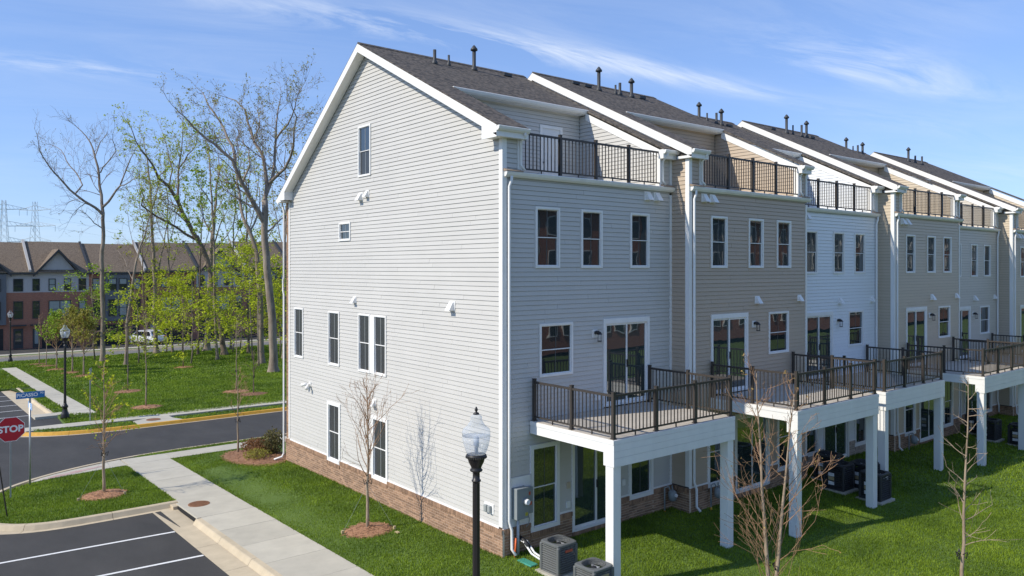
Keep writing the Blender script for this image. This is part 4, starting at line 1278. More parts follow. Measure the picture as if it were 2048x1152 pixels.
# refrigerant lines of the near units
hs = empty('refrigerant_lines', (.3, -.06, .25), 'pale refrigerant lines running from the brick wall to the air conditioner', 'pipes')
for d in (0, .09):
    MB().tube([(.42 + d, -.04, .34), (.40 + d, -.30, .33), (.36 + d, -.62, .16), (.40 + d, -.95, .08), (.45 + d, -1.06, .12)], .024, 8).build('line', M['trim'], hs, smooth=True)
MB().tube([(.46, -.03, .36), (.44, -.22, .35), (.41, -.46, .27)], .055, 8).build('sleeve', M['acd'], hs, smooth=True)

# ------------------------------------------------------------------ meters and small things at the walls
em = empty('electric_meter', (.24, -.04, .84), 'grey electric meter cabinet with a round meter on the grey house corner', 'meter')
MB().box(.12, .84, -.042, -.022, .68, 1.78).build('backing_board', M['trim'], em)
MB().box(.24, .60, -.24, -.045, .84, 1.56).build('cabinet', M['meter'], em, bevel=.008)
MB().box(.615, .80, -.16, -.045, .90, 1.52).build('breaker_box', M['meter'], em, bevel=.008)
mm = MB(); mm.tube([(.50, -.24, 1.24), (.50, -.30, 1.24)], .085, 20); mo_ = mm.build('meter_ring', M['steel'], em)
MB().tube([(.50, -.30, 1.24), (.50, -.345, 1.24)], [.072, .06], 20).build('meter_dial', M['signw'], mo_)
MB().box(.66, .72, -.164, -.160, 1.34, 1.42).build('warning_label', M['copper'], em)
MB().box(.64, .76, -.164, -.160, 1.10, 1.18).build('warning_label', M['copper'], em)
MB().box(.49, .57, -.244, -.240, .90, .98).build('yellow_label', mat('label_yellow', (.45, .40, .05), .5), em)
MB().tube([(.36, -.13, .84), (.36, -.13, gz(.3, 0) - .1)], .035, 10).build('conduit', mat('conduit_grey', (.47, .49, .50), .5), em, smooth=True)
MB().tube([(.70, -.1, .9), (.72, -.12, .75), (.74, -.07, .62), (.66, -.05, .56)], .012, 6).build('cable', M['meter'], em)
tag(MB().tube([(.20, -.20, gz(.2, 0) - .02), (.235, -.19, .20), (.255, -.18, .42)], .022, 10).build('marker_pipe', M['orange'], None, org=(.2, -.2, 0), smooth=True), 'orange plastic pipe at the foot of the corner downspout', 'pipe')
tag(MB().box(.14, .36, -.85, -.35, gz(.2, -.5) - .02, gz(.2, -.5) + .025).build('splash_block', M['greenp'], None, org=(.2, -.6, 0), bevel=.02), 'green splash block below the corner downspout', 'splash block')
def gas_meter(x, y, z, label):
    r = empty('gas_meter', (x, y, z), label, 'meter', 'gas meters on the brick')
    p = MB(); p.tube([(x - .16, y, z - .55), (x - .16, y, z + .22), (x - .02, y - .02, z + .24), (x, y - .08, z + .1)], .022, 8); p.tube([(x + .1, y - .08, z + .1), (x + .12, y - .03, z + .2), (x + .22, y + .04, z + .2)], .022, 8)
    p.build('pipe', M['meter'], r, smooth=True)
    q = MB(); q.lathe([(.05, -.16), (.11, -.12), (.125, 0), (.11, .10), (.06, .14)], (x + .05, y - .10, z), 14); q.build('body', M['meter'], r, smooth=True)
    MB().tube([(x + .05, y - .21, z + .02), (x + .05, y - .25, z + .02)], .045, 12).build('dial', M['signw'], r)
    MB().tube([(x - .16, y, z - .62), (x - .16, y, z - .40)], .03, 8).build('riser_cap', M['yellow'], r)
gas_meter(5.72, -.17, .42, 'gas meter in the inside corner of the grey house')
gas_meter(6.95, -.80, .42, 'gas meter on the brick of the taupe house')
gas_meter(19.1, -.80, .2, 'gas meter on the brick of the beige house beyond the white one')
for nm, x, z in (('grey house', 2.06, .82), ('grey house', 2.06, 1.30), ('grey house', 4.06, 1.02)):
    lb = {(.82): 'white outlet beside the low sliding door of the grey house', (1.30): 'tan wall plate beside the low sliding door of the grey house', (1.02): 'white outlet left of the low right window of the grey house'}[z]
    o = MB().box(x - .06, x + .06, -.05, -.005, z - .08, z + .08).build('wall_outlet', M['trim'] if z != 1.30 else M['beige'], None, org=(x, 0, z), bevel=.006)
    tag(o, lb, 'outlet')
o = MB().box(3.02, 3.16, -.06, -.005, 3.30, 3.42).build('wall_outlet', M['trim'], None, org=(3.1, 0, 3.35), bevel=.006); tag(o, 'white outlet above the near deck beside the sliding door', 'outlet')
em2 = empty('electric_meter', (13.0, -.03, .9), 'electric meter cabinet low on the white townhouse', 'meter')
MB().box(12.22, 12.72, -.2, -.03, .75, 1.4).build('cabinet', M['meter'], em2, bevel=.008)
MB().tube([(12.55, -.2, 1.2), (12.55, -.26, 1.2)], .075, 16).build('meter_dial', M['signw'], em2)

# ------------------------------------------------------------------ trees
FV = Vector((math.cos(YAW), math.sin(YAW), 0)); RV = Vector((math.sin(YAW), -math.cos(YAW), 0)); UP = Vector((0, 0, 1))
def survey(px, py, d):
    """a surveyed point: d metres in front of the viewpoint, bearing read off the photograph"""
    return CAM + FV * d + RV * ((px - 1024) / 1550 * d) + UP * (-(py - 536) / 1550 * d)
def rand_dir(rg):
    while True:
        v = Vector((rg.uniform(-1, 1), rg.uniform(-1, 1), rg.uniform(-1, 1)))
        if .05 < v.length < 1: return v.normalized()
def branch_off(rg, d, ang):
    ax = d.cross(rand_dir(rg))
    if ax.length < 1e-3: ax = d.orthogonal()
    return (Matrix.Rotation(ang, 3, ax.normalized()) @ d).normalized()
def sprout(mb, p, d, ln, r, lvl, maxl, rg, leaves, cfg):
    n = 4 if lvl == 1 else 3 if lvl == 2 else 2
    pts = [p]; dirs = [d]
    for i in range(n):
        d = (d + rand_dir(rg) * cfg['wander'] + UP * cfg['trop']).normalized()
        p = p + d * (ln / n); pts.append(p); dirs.append(d)
    rr = [max(cfg['rmin'], r * (1 - .7 * i / n)) for i in range(n + 1)]
    mb.tube(pts, rr, 5 if lvl == 1 else 3, cap=False)
    if lvl < maxl:
        k = cfg['kids'][min(lvl, len(cfg['kids'])) - 1]
        for c in range(k):
            t = rg.uniform(.25, 1.0) if c else 1.0
            i = min(n - 1, int(t * n)); q = pts[i].lerp(pts[i+1], t * n - i)
            sprout(mb, q, branch_off(rg, dirs[i], math.radians(rg.uniform(18, 52))), ln * rg.uniform(.42, .68), rr[i] * .62, lvl + 1, maxl, rg, leaves, cfg)
    elif leaves is not None and rg.random() < cfg.get('leafp', 1):
        leaves.append(pts[-1]); 
        if rg.random() < .6: leaves.append(pts[-2])
def leaf_mesh(name, pos, size, rg, m, parent, per=3, spread=.25, flat=.0):
    vs = []; fs = []
    for p in pos:
        for _ in range(per):
            c = p + rand_dir(rg) * spread * rg.random()
            u = rand_dir(rg); u.z *= (1 - flat); u.normalize()
            v = u.cross(rand_dir(rg))
            if flat: v = (v + Vector((0,0,0))) ; v.z *= (1 - flat)
            if v.length < 1e-3: continue
            v.normalize(); s = size * rg.uniform(.55, 1.25)
            b = len(vs); w = u.cross(v) * s * .18
            vs += [c - u*s*.5, c + v*s*.33 + w, c + u*s*.5, c - v*s*.33 + w]
            fs += [(b, b+1, b+2), (b, b+2, b+3)]
    me = bpy.data.meshes.new(name); og = origin(parent)
    me.from_pydata([q - og for q in vs], [], fs); me.materials.append(m)
    return place(name, me, og, parent)

def big_tree(base_px, d, trunk, limbs, r0, r1, label, seed, bark='bark', leaf=None, dens=1.4, maxl=4, leafsize=.26, leafp=.25, sub=1.0, group='tall trees on the lawn across the street', lper=2, low=None):
    rg = random.Random(seed)
    bp = survey(*base_px, d); g = gz(bp.x, bp.y)
    root = empty('tall_tree', (bp.x, bp.y, g), label, 'tree', group)
    cfg = dict(wander=.34, trop=.07, kids=(5, 5, 3), rmin=.006, leafp=leafp)
    r0, r1, dens = r0 * .86, r1 * .86, dens * 1.25
    tp = [survey(px, py, d) for px, py in trunk]
    tp[0] = Vector((bp.x, bp.y, g - .2))
    mb = MB(); n = len(tp)
    # resample the trunk with a flared foot
    pts, rad = [tp[0], Vector((bp.x, bp.y, g + .05)), tp[0].lerp(tp[1], .12) + UP*.15], [r0*1.75, r0*1.55, r0*1.12]
    for i in range(1, n):
        for s in (.34, .67, 1.0):
            q = tp[i-1].lerp(tp[i], s) if i > 1 or s > .3 else tp[i-1].lerp(tp[i], s)
            pts.append(q + Vector((rg.uniform(-.05, .05), rg.uniform(-.05, .05), 0))); rad.append(r0 + (r1 - r0) * (i - 1 + s) / (n - 1))
    mb.tube(pts, rad, 10)
    mb.build('trunk', M[bark], root, smooth=True)
    tw = MB(); lv = []; lm = MB()
    def along(pts3, ra, rb, dn, ln0):
        tot = sum((b - a).length for a, b in zip(pts3[:-1], pts3[1:]))
        acc = 0
        for i, (a, b) in enumerate(zip(pts3[:-1], pts3[1:])):
            dd = (b - a); k = max(1, int(dd.length * dn))
            for j in range(k):
                s = (j + rg.random()) / k; t = (acc + dd.length * s) / tot
                if t < .12: continue
                l = ln0 * (1.15 - .75 * t) * rg.uniform(.6, 1.2)
                sprout(tw, a.lerp(b, s), branch_off(rg, dd.normalized(), math.radians(rg.uniform(28, 62))), l, max(.014, min(.06, (ra + (rb - ra) * t) * .36)), 2 if maxl == 4 else 1, maxl, rg, lv, cfg)
            acc += dd.length
        sprout(tw, pts3[-1], (pts3[-1] - pts3[-2]).normalized(), ln0 * .7, rb, 2, maxl, rg, lv, cfg)
    for (poly, ra, rb, dd0, dd1) in limbs:
        m = len(poly); p3 = []
        for i, (px, py) in enumerate(poly):
            t = i / max(1, m - 1)
            p3.append(survey(px, py, d + dd0 + (dd1 - dd0) * t))
        fine = [p3[0]]
        for a, b in zip(p3[:-1], p3[1:]):
            ln = (b - a).length
            fine += [a.lerp(b, .5) + rand_dir(rg) * ln * .05, b]
        lm.tube(fine, [ra + (rb - ra) * i / (len(fine) - 1) for i in range(len(fine))], 7, cap=False)
        along(fine, ra, rb, dens, sub * (2.6 if len(poly) > 3 else 1.8))
    lm.build('limbs', M[bark], root, smooth=True)
    tw.build('crown', M['twig'], root)
    if leaf and lv: leaf_mesh('foliage', lv, leafsize, rg, M[leaf], root, lper, .22)
    if low:
        # leafy shoots low on the trunk
        pos = []
        for (px, py, n_, rr_) in low:
            c = survey(px, py, d)
            for _ in range(n_): pos.append(c + Vector((rg.gauss(0, rr_), rg.gauss(0, rr_), rg.gauss(0, rr_*.8))))
        leaf_mesh('low_leaves', pos, .22, rg, M[leaf or 'leafg'], root, 8, .4, .3)
    return root

big_tree((206, 722), 69.4, [(206,722),(205,600),(204,520),(206,470),(206,425)],
    [([(206,430),(190,415),(168,402),(140,380),(118,355),(100,335),(85,312),(78,296)], .13, .03, 0, -3),
     ([(150,388),(165,370),(152,345),(132,320),(122,300),(104,290)], .07, .02, -1, 2),
     ([(206,426),(203,390),(198,350),(190,315),(185,295),(172,272),(155,255)], .14, .03, 0, 2),
     ([(201,345),(214,326),(232,302),(225,280)], .06, .02, 1, -2), ([(190,312),(200,285),(215,265)], .05, .015, 1, 3),
     ([(206,414),(225,392),(240,372),(250,345),(262,315),(270,300)], .11, .025, 0, 3),
     ([(240,372),(262,362),(276,354)], .05, .02, 1, -1), ([(204,456),(188,446),(178,434)], .05, .03, 0, -1)],
    .24, .17, 'bare grey tree at the left with a tall clear trunk', 11, leaf='leafo', leafp=.2, leafsize=.11, lper=1, dens=1.8)
big_tree((252, 728), 66.0, [(252,728),(255,650),(265,570),(275,515)],
    [([(275,515),(290,470),(297,440),(305,410)], .09, .02, 0, 1), ([(272,525),(285,490),(293,478),(300,465)], .05, .015, 0, -2), ([(266,560),(250,520),(235,500)], .04, .015, 0, 2)],
    .17, .10, 'slim pale leaning tree just right of the tall grey trunk', 12, sub=.7, leaf='leafo', leafp=.08)
big_tree((313, 703), 77.0, [(313,703),(310,640),(309,560),(306,480),(301,400)],
    [([(301,400),(297,350),(293,310),(286,275)], .12, .02, 0, 2), ([(312,560),(322,510),(330,470),(345,420)], .10, .03, 0, 2), ([(303,420),(315,380),(322,345)], .07, .02, 0, -2), ([(303,440),(285,400),(275,370)], .06, .02, 0, 1)],
    .26, .13, 'straight forked tree standing behind the white car', 13, leaf='leafy', leafp=.5, leafsize=.2, low=[(335,560,26,1.6),(300,590,18,1.2)])
big_tree((449, 703), 73.0, [(449,703),(440,637),(428,593),(419,534),(407,498),(392,472)],
    [([(398,485),(375,443),(358,408),(339,375),(316,355),(304,328),(283,302),(265,263)], .22, .035, 0, -4),
     ([(358,408),(357,370),(357,337),(363,302),(366,245)], .12, .025, 0, 3), ([(392,479),(354,455),(310,431),(283,411),(288,393),(280,375)], .13, .03, 0, -3),
     ([(339,375),(345,340),(335,300),(325,265)], .07, .02, -1, 2), ([(357,337),(375,310),(392,290),(396,262)], .07, .02, 1, 4)],
    .30, .22, 'leaning dark tree in the middle of the wood with long arching limbs', 14, bark='bark2', leaf='leafy', leafp=.8, leafsize=.19, dens=2.0)
big_tree((547, 743), 58.5, [(547,743),(543,637),(534,534),(528,460),(530,400)],
    [([(528,445),(512,415),(499,393),(484,367),(465,320),(428,287),(395,262),(378,243),(358,224)], .21, .03, 0, -3),
     ([(470,335),(466,293),(450,262),(430,228),(412,200),(404,184)], .13, .025, -1, 2),
     ([(530,400),(534,375),(531,343),(525,310),(508,284),(496,246),(490,219),(472,201),(450,194)], .17, .025, 0, 2),
     ([(531,392),(545,355),(549,325),(552,278),(555,228),(561,196)], .16, .025, 0, 4), ([(540,365),(570,337),(587,293),(593,234),(580,200)], .13, .02, 0, -3),
     ([(508,284),(520,250),(515,215)], .07, .02, 0, 3), ([(552,278),(575,250),(590,215),(600,180)], .08, .02, 1, -3), ([(484,367),(500,330),(498,300),(480,270)], .09, .02, 0, 4),
     ([(528,470),(560,440),(590,410)], .08, .02, 0, 3)],
    .36, .26, 'big grey brown tree nearest the gable edge', 15, leaf='leafo', leafp=.65, leafsize=.13, dens=2.0, bark='bark')
big_tree((523, 719), 65.0, [(523,719),(522,607),(514,510),(500,462),(488,440)],
    [([(488,440),(480,400),(474,365),(470,330),(455,300)], .13, .025, 0, 2), ([(500,462),(515,430),(520,395),(512,360)], .09, .02, 0, 3), ([(514,510),(535,480),(548,455)], .06, .02, 0, -2)],
    .26, .15, 'grey trunk right behind the big tree by the gable edge', 16, leaf='leafy', leafp=.6, leafsize=.2)
big_tree((413, 690), 79.0, [(413,690),(416,640),(418,590),(424,500),(428,430)],
    [([(428,430),(432,380),(440,340),(436,305)], .14, .02, 0, 2), ([(424,500),(440,450),(455,420)], .09, .02, 0, -2), ([(426,470),(405,430),(398,395)], .09, .02, 0, 2)],
    .40, .18, 'thick trunked tree beside the far pavement in the wood', 17, leaf='leafy', leafp=.6, leafsize=.2)
big_tree((435, 718), 68.5, [(435,718),(429,607),(428,504),(425,425),(420,340)],
    [([(420,340),(418,310),(414,285)], .07, .02, 0, 1), ([(425,430),(445,400),(458,375)], .05, .02, 0, 2), ([(427,470),(405,440),(385,420)], .05, .015, 0, 1), ([(428,500),(455,470),(470,440)], .05, .015, 0, 2), ([(424,410),(400,375),(392,345)], .05, .015, 0, -2)],
    .14, .08, 'slim straight tree with fresh green leaves in the wood', 18, leaf='leafg', leafp=.75, leafsize=.26, lper=2, low=[(430,470,60,2.6),(415,420,40,2.4)])

# thinner trees filling the stand
for i, (px, py, d, top, ln_, rr, lb) in enumerate((
        (345, 698, 78, 330, -14, .12, 'slim tree between the forked tree and the leaning tree'), (396, 705, 74, 360, 10, .11, 'thin tree left of the thick trunk in the wood'),
        (462, 695, 80, 320, 8, .13, 'slim tree just right of the leaning dark tree'), (497, 704, 75, 300, -6, .14, 'slim dark tree left of the big tree'), (567, 712, 68, 290, 6, .16, 'dark trunk between the big tree and the gable'),
        (290, 706, 76, 380, -8, .09, 'thin tree left of the forked tree'))):
    T_ = lambda f, dx=0: (px + ln_ * f + dx, py + (top - py) * f)
    big_tree((px, py), d, [(px, py), T_(.25), T_(.5), T_(.66)],
        [([T_(.66), T_(.8, 3), T_(.92, -4), T_(1.0)], rr * .5, .02, 0, 1), ([T_(.5), T_(.64, -16), T_(.78, -26), T_(.88, -30)], rr * .32, .015, 0, 2), ([T_(.56), T_(.7, 15), T_(.82, 24), T_(.93, 26)], rr * .34, .015, 0, -2), ([T_(.42), T_(.52, 14), T_(.58, 24)], rr * .25, .015, 0, 1)],
        rr, rr * .55, lb, 100 + i, bark='bark2' if i % 2 else 'bark', leaf='leafy' if i != 4 else 'leafo', leafp=.55, leafsize=.18, dens=1.3, sub=.8)

# leafy understorey saplings
def sapling(px, py, d, top, label, seed, n, spread, leaf='leafy', lsize=.34, r=.07, tiers=None, bark='bark'):
    rg = random.Random(seed); b = survey(px, py, d); g = gz(b.x, b.y)
    root = empty('sapling', (b.x, b.y, g), label, 'tree', 'leafy saplings in the wood')
    t = survey(px + rg.uniform(-6, 6), top, d)
    t = Vector((b.x + rg.uniform(-.4, .4), b.y + rg.uniform(-.4, .4), t.z))
    base = Vector((b.x, b.y, g - .1))
    pts = [base.lerp(t, i / 6) + Vector((rg.uniform(-.12, .12), rg.uniform(-.12, .12), 0)) * (i > 0) for i in range(7)]
    MB().tube(pts, [r * (1 - .8 * i / 6) for i in range(7)], 6).build('trunk', M[bark], root, smooth=True)
    tw = MB(); lv = []
    cfg = dict(wander=.25, trop=.0, kids=(4, 3, 3), rmin=.005, leafp=1)
    H = t.z - g
    for i in range(n):
        f = rg.uniform(.22, 1.0); k = min(5, int(f * 6)); p = pts[k].lerp(pts[k+1], f * 6 - k)
        a = rg.uniform(0, 6.28); dr = Vector((math.cos(a), math.sin(a), rg.uniform(.05, .35))).normalized()
        sprout(tw, p, dr, spread * rg.uniform(.5, 1.1) * (1.15 - .7 * f), .02, 2, 3, rg, lv, cfg)
    tw.build('crown', M['twig'], root)
    leaf_mesh('foliage', lv, lsize * .58, rg, M[leaf], root, 13, .46, .4)
    return root
sapling(190, 712, 71, 530, 'bright green sapling beside the tall grey trunk at the left', 31, 34, 2.8, 'leafg', .36)
sapling(277, 721, 67, 560, 'thin yellow green sapling left of the forked tree', 32, 22, 2.2)
sapling(333, 696, 78, 545, 'yellow green sapling right of the forked tree', 33, 34, 3.0)
sapling(366, 702, 74, 550, 'dense yellow green sapling in the middle of the wood', 34, 46, 3.2)
sapling(382, 720, 66, 560, 'broad yellow green sapling left of the leaning dark tree', 35, 40, 3.0)
sapling(480, 690, 80, 480, 'tall yellow green sapling right of the leaning dark tree', 36, 44, 3.6)
sapling(505, 712, 68, 470, 'dense yellow green sapling left of the big tree', 37, 52, 3.4)
sapling(518, 722, 63, 500, 'broad yellow green sapling behind the big tree', 38, 46, 3.2)
sapling(560, 700, 72, 560, 'yellow green sapling between the big tree and the gable', 39, 40, 2.6)
sapling(465, 700, 76, 590, 'low yellow green sapling at the wood edge', 40, 30, 2.8)

# young planted trees
def young_tree(x, y, h, label, seed, r=.035, bark='barky', twig='twigr', n=26, ln=1.1, start=.4, leaf=None, lsize=.08, leafp=.6, lper=2, stems=1, lean=(0, 0), up=.10, tie=True, ringr=None, guys=False, maxl=3, grp='young planted trees', ang=(28, 55), kids=(3, 3, 2), spread=.06, wander=.22, tr_=.30):
    rg = random.Random(seed); g = gz(x, y)
    root = empty('young_tree', (x, y, g), label, 'tree', grp)
    tr = MB(); tw = MB(); lv = []
    cfg = dict(wander=wander, trop=up, kids=kids, rmin=.0035, leafp=leafp)
    for s in range(stems):
        off = Vector((rg.uniform(-.05, .05), rg.uniform(-.05, .05), 0)) if stems > 1 else Vector((0, 0, 0))
        hh = h * (1 - .08 * s); k = 9
        ld_ = Vector((lean[0], lean[1], 0)) + (Vector(((s - .5) * .5, -(s - .5) * .42, 0)) if stems > 1 else Vector((0, 0, 0)))
        pts = [Vector((x, y, g - .08)) + off + ld_ * (i / k) ** 1.2 + UP * ((hh + .08) * i / k) + Vector((rg.uniform(-.018, .018), rg.uniform(-.018, .018), 0)) * (i > 1) for i in range(k + 1)]
        tr.tube(pts, [max(.006, r * (1.12 - .98 * i / k)) for i in range(k + 1)], 8)
        for i in range(n):
            f = start + (1 - start) * (i + rg.random()) / n
            q = min(k - 1, int(f * k)); p = pts[q].lerp(pts[q+1], f * k - q)
            a = rg.uniform(0, 6.28); el = math.radians(90 - rg.uniform(*ang))
            dr = Vector((math.cos(a) * math.cos(el), math.sin(a) * math.cos(el), math.sin(el)))
            sprout(tw, p, dr, ln * (1.15 - .85 * (f - start) / (1 - start)) * rg.uniform(.65, 1.15), r * tr_, 1, maxl, rg, lv, cfg)
    tr.build('trunk', M[bark], root, smooth=True)
    tw.build('branches', M[twig], root)
    if leaf: leaf_mesh('leaves', lv, lsize, rg, M[leaf], root, lper, spread)
    if tie:
        t = MB(); zt = g + min(1.28, h * .45)
        for q in range(3):
            a = q * 2.1 + seed
            t.tube([(x + .03*math.cos(a), y + .03*math.sin(a), zt), (x + .12*math.cos(a), y + .12*math.sin(a), zt + .06), (x + .10*math.cos(a + .5), y + .10*math.sin(a + .5), zt - .08), (x + .03*math.cos(a + .4), y + .03*math.sin(a + .4), zt - .02)], .012, 6)
        t.build('tie', M['dark'], root)
    if guys:
        for (dx, dy) in guys:
            MB().tube([(x, y, g + 1.2), (x + dx, y + dy, gz(x + dx, y + dy) + .02)], .003, 4).build('guy_line', M['steel'], root)
            MB().box(x + dx - .03, x + dx + .03, y + dy - .03, y + dy + .03, gz(x + dx, y + dy) - .05, gz(x + dx, y + dy) + .09).build('stake', M['label'], root)
    return root
young_tree(-1.45, 3.79, 3.65, 'bare young tree in a mulch ring beside the gable wall', 5, r=.045, n=24, ln=1.15, start=.36, twig='twigr', guys=[(-.62, .18), (.55, -.42)], ang=(24, 48), up=.14)
mulch(-1.45, 3.79, .66, .60, 'mulch ring under the bare young tree by the gable', seed=1)
young_tree(-5.88, 12.45, 4.1, 'young tree with yellow green buds on the grass corner', 6, r=.045, n=26, ln=.75, start=.30, leaf='leafy', lsize=.10, leafp=.32, guys=[(-.75, -.25), (.5, -.4)], ang=(35, 65), lper=2, up=.1)
mulch(-5.88, 12.45, .68, .62, 'mulch ring under the budding young tree on the grass corner', seed=2)
young_tree(-.67, 15.45, 3.0, 'thin bare young tree in the corner mulch bed', 7, r=.042, n=12, ln=.8, start=.45)
mulch(-.55, 14.1, 1.0, 2.1, 'mulch bed with shrubs at the front corner of the grey house', seed=3, h=.09)
young_tree(1.94, -5.81, 4.9, 'two stemmed bare young tree with tan buds before the decks', 8, r=.045, n=22, ln=1.15, start=.08, stems=2, tr_=.2, leaf='leafb', lsize=.05, leafp=.12, lper=1, twig='twigr', ang=(30, 60), up=.10, kids=(3, 3, 2), lean=(.05, -.05), wander=.18)
young_tree(5.26, -7.85, 4.75, 'pruned bare young tree at the right of the rear lawn', 9, r=.040, n=26, ln=.62, tr_=.24, start=.30, twig='barky', ang=(45, 82), up=.06, maxl=2, kids=(3, 2), lean=(.12, -.1))
FY = [(-.74, 64.0, 4.2, 'twigr', None, 'bare reddish sapling nearest the far lamp'), (-.54, 61.6, 3.6, 'twigr', None, 'second bare reddish sapling by the far pavement'),
      (.59, 38.4, 5.2, 'twig', None, 'dark thin sapling in the middle of the near lawn slope'), (-.23, 30.7, 5.0, 'barky', None, 'thin pale sapling by the far sidewalk'),
      (5.52, 33.2, 4.4, 'barky', None, 'white tagged sapling in a mulch ring left of the gable'), (5.9, 31.4, 2.4, 'twig', None, 'short sapling in the mulch ring left of the gable'),
      (7.8, 52.0, 5.5, 'twig', None, 'thin dark sapling before the slim leaning tree')]
for i, (x, y, h, tw_, lf, lb) in enumerate(FY):
    young_tree(x, y, h, lb, 50 + i, r=.04, n=12, ln=.8, start=.45, twig=tw_, tie=(i > 1), bark='bark2' if tw_ == 'twig' else 'barky')
    mulch(x, y, .85, .8, ['first', 'second', 'third', 'fourth', 'fifth', 'sixth', 'seventh'][i] + ' mulch ring on the far lawn, under the ' + lb.split(' in ')[0].split(' by ')[0].split(' nearest')[0], seed=20 + i, h=.08)
# two rounded olive young trees
for i, (x, y, h, lb) in enumerate(((-.42, 57.4, 4.3, 'bushy olive young tree left of the lamp across the street'), (.11, 53.8, 4.6, 'bushy amber young tree just right of the lamp across the street'), (.3, 50.5, 4.4, 'second bushy amber young tree right of the lamp'))):
    young_tree(x, y, h, lb, 70 + i, r=.06, n=52, ln=1.25, start=.36, leaf='leafo' if i else 'leafg', lsize=.17, leafp=1, lper=2, spread=.12, ang=(25, 60), up=.12)
    mulch(x, y, .8, .75, ['olive', 'amber', 'second amber'][i] + ' bushy tree mulch ring across the street', seed=40 + i, h=.08)

# shrubs at the front corner
def shrub(x, y, rx, ry, h, label, seed, leaf, n=700, size=.06, stems=26):
    rg = random.Random(seed); g = gz(x, y); root = empty('shrub', (x, y, g), label, 'shrub', 'shrubs in the corner mulch bed')
    st_ = MB(); pos = []
    for i in range(stems):
        a = rg.uniform(0, 6.28); t = rg.uniform(.1, .9)
        e = Vector((x + rx*t*math.cos(a), y + ry*t*math.sin(a), g + h * math.sqrt(max(.05, 1 - t*t)) * rg.uniform(.7, 1)))
        st_.tube([(x + .2*rx*t*math.cos(a), y + .2*ry*t*math.sin(a), g - .03), Vector((x, y, g)).lerp(e, .5) + Vector((0, 0, .04)), e], [.008, .006, .003], 4, cap=False)
    st_.build('stems', M['twig'], root)
    for i in range(n):
        v = rand_dir(rg) * (rg.random() ** .4); w = 1 + .22 * noise.noise(v * 3 + Vector((seed, 0, 0)))
        pos.append(Vector((x + v.x*rx*w, y + v.y*ry*w, g + h*.5 + v.z*h*.5*w)))
    leaf_mesh('foliage', pos, size, rg, M[leaf], root, 2, .05)
shrub(-.35, 14.2, .62, .8, .62, 'russet leaved shrub in the corner mulch bed', 1, 'leafr', 800, .07)
shrub(.0, 13.7, .42, .5, .95, 'taller evergreen shrub against the brick corner', 2, 'leafd', 900, .08)
shrub(-.75, 13.3, .5, .5, .38, 'low yellow green shrub at the front of the mulch bed', 3, 'leafo', 420, .06)
shrub(-.1, 15.0, .5, .5, .55, 'second russet shrub behind the mulch bed', 4, 'leafr', 500, .07)
tag(MB().box(-1.02, -.94, 3.02, 3.16, gz(-1, 3.1), gz(-1, 3.1) + .03).build('wood_block', M['label'], None, org=(-1, 3.1, 0)), 'small tan wood block lying on the grass by the mulch ring', 'block')

# ------------------------------------------------------------------ brick townhouses across the wood
def brick_tex(name, c1, c2, mo):
    m = bpy.data.materials.new(name); m.use_nodes = True; n = m.node_tree.nodes; l = m.node_tree.links
    b = n['Principled BSDF']; b.inputs['Roughness'].default_value = .9
    ge = n.new('ShaderNodeNewGeometry'); sp = n.new('ShaderNodeSeparateXYZ'); l.new(ge.outputs['Position'], sp.inputs[0])
    ad = n.new('ShaderNodeMath'); l.new(sp.outputs[0], ad.inputs[0]); l.new(sp.outputs[1], ad.inputs[1])
    cb = n.new('ShaderNodeCombineXYZ'); l.new(ad.outputs[0], cb.inputs[0]); l.new(sp.outputs[2], cb.inputs[1])
    bt = n.new('ShaderNodeTexBrick'); bt.inputs['Scale'].default_value = 1; bt.inputs['Brick Width'].default_value = .215; bt.inputs['Row Height'].default_value = .075; bt.inputs['Mortar Size'].default_value = .008
    bt.inputs['Color1'].default_value = (*c1, 1); bt.inputs['Color2'].default_value = (*c2, 1); bt.inputs['Mortar'].default_value = (*mo, 1)
    l.new(cb.outputs[0], bt.inputs['Vector']); l.new(bt.outputs['Color'], b.inputs['Base Color'])
    MATS[name] = m; return m
BR = brick_tex('far_brick', (.37, .135, .08), (.28, .10, .062), (.36, .26, .20))
LG = mat('far_siding_grey', (.44, .43, .43), .7, var=.04); DG = mat('far_siding_dark', (.13, .14, .155), .7, var=.05)
FT = mat('far_trim_dark', (.045, .047, .05), .6); FR = shingle_mat('far_shingle', (.215, .165, .118), (.16, .122, .09), (.255, .195, .14))
BL = mat('blind_pale', (.30, .335, .32), .6)
FG = glass_mat('far_glass', (.03, .04, .042), 1.8, .03, .1)
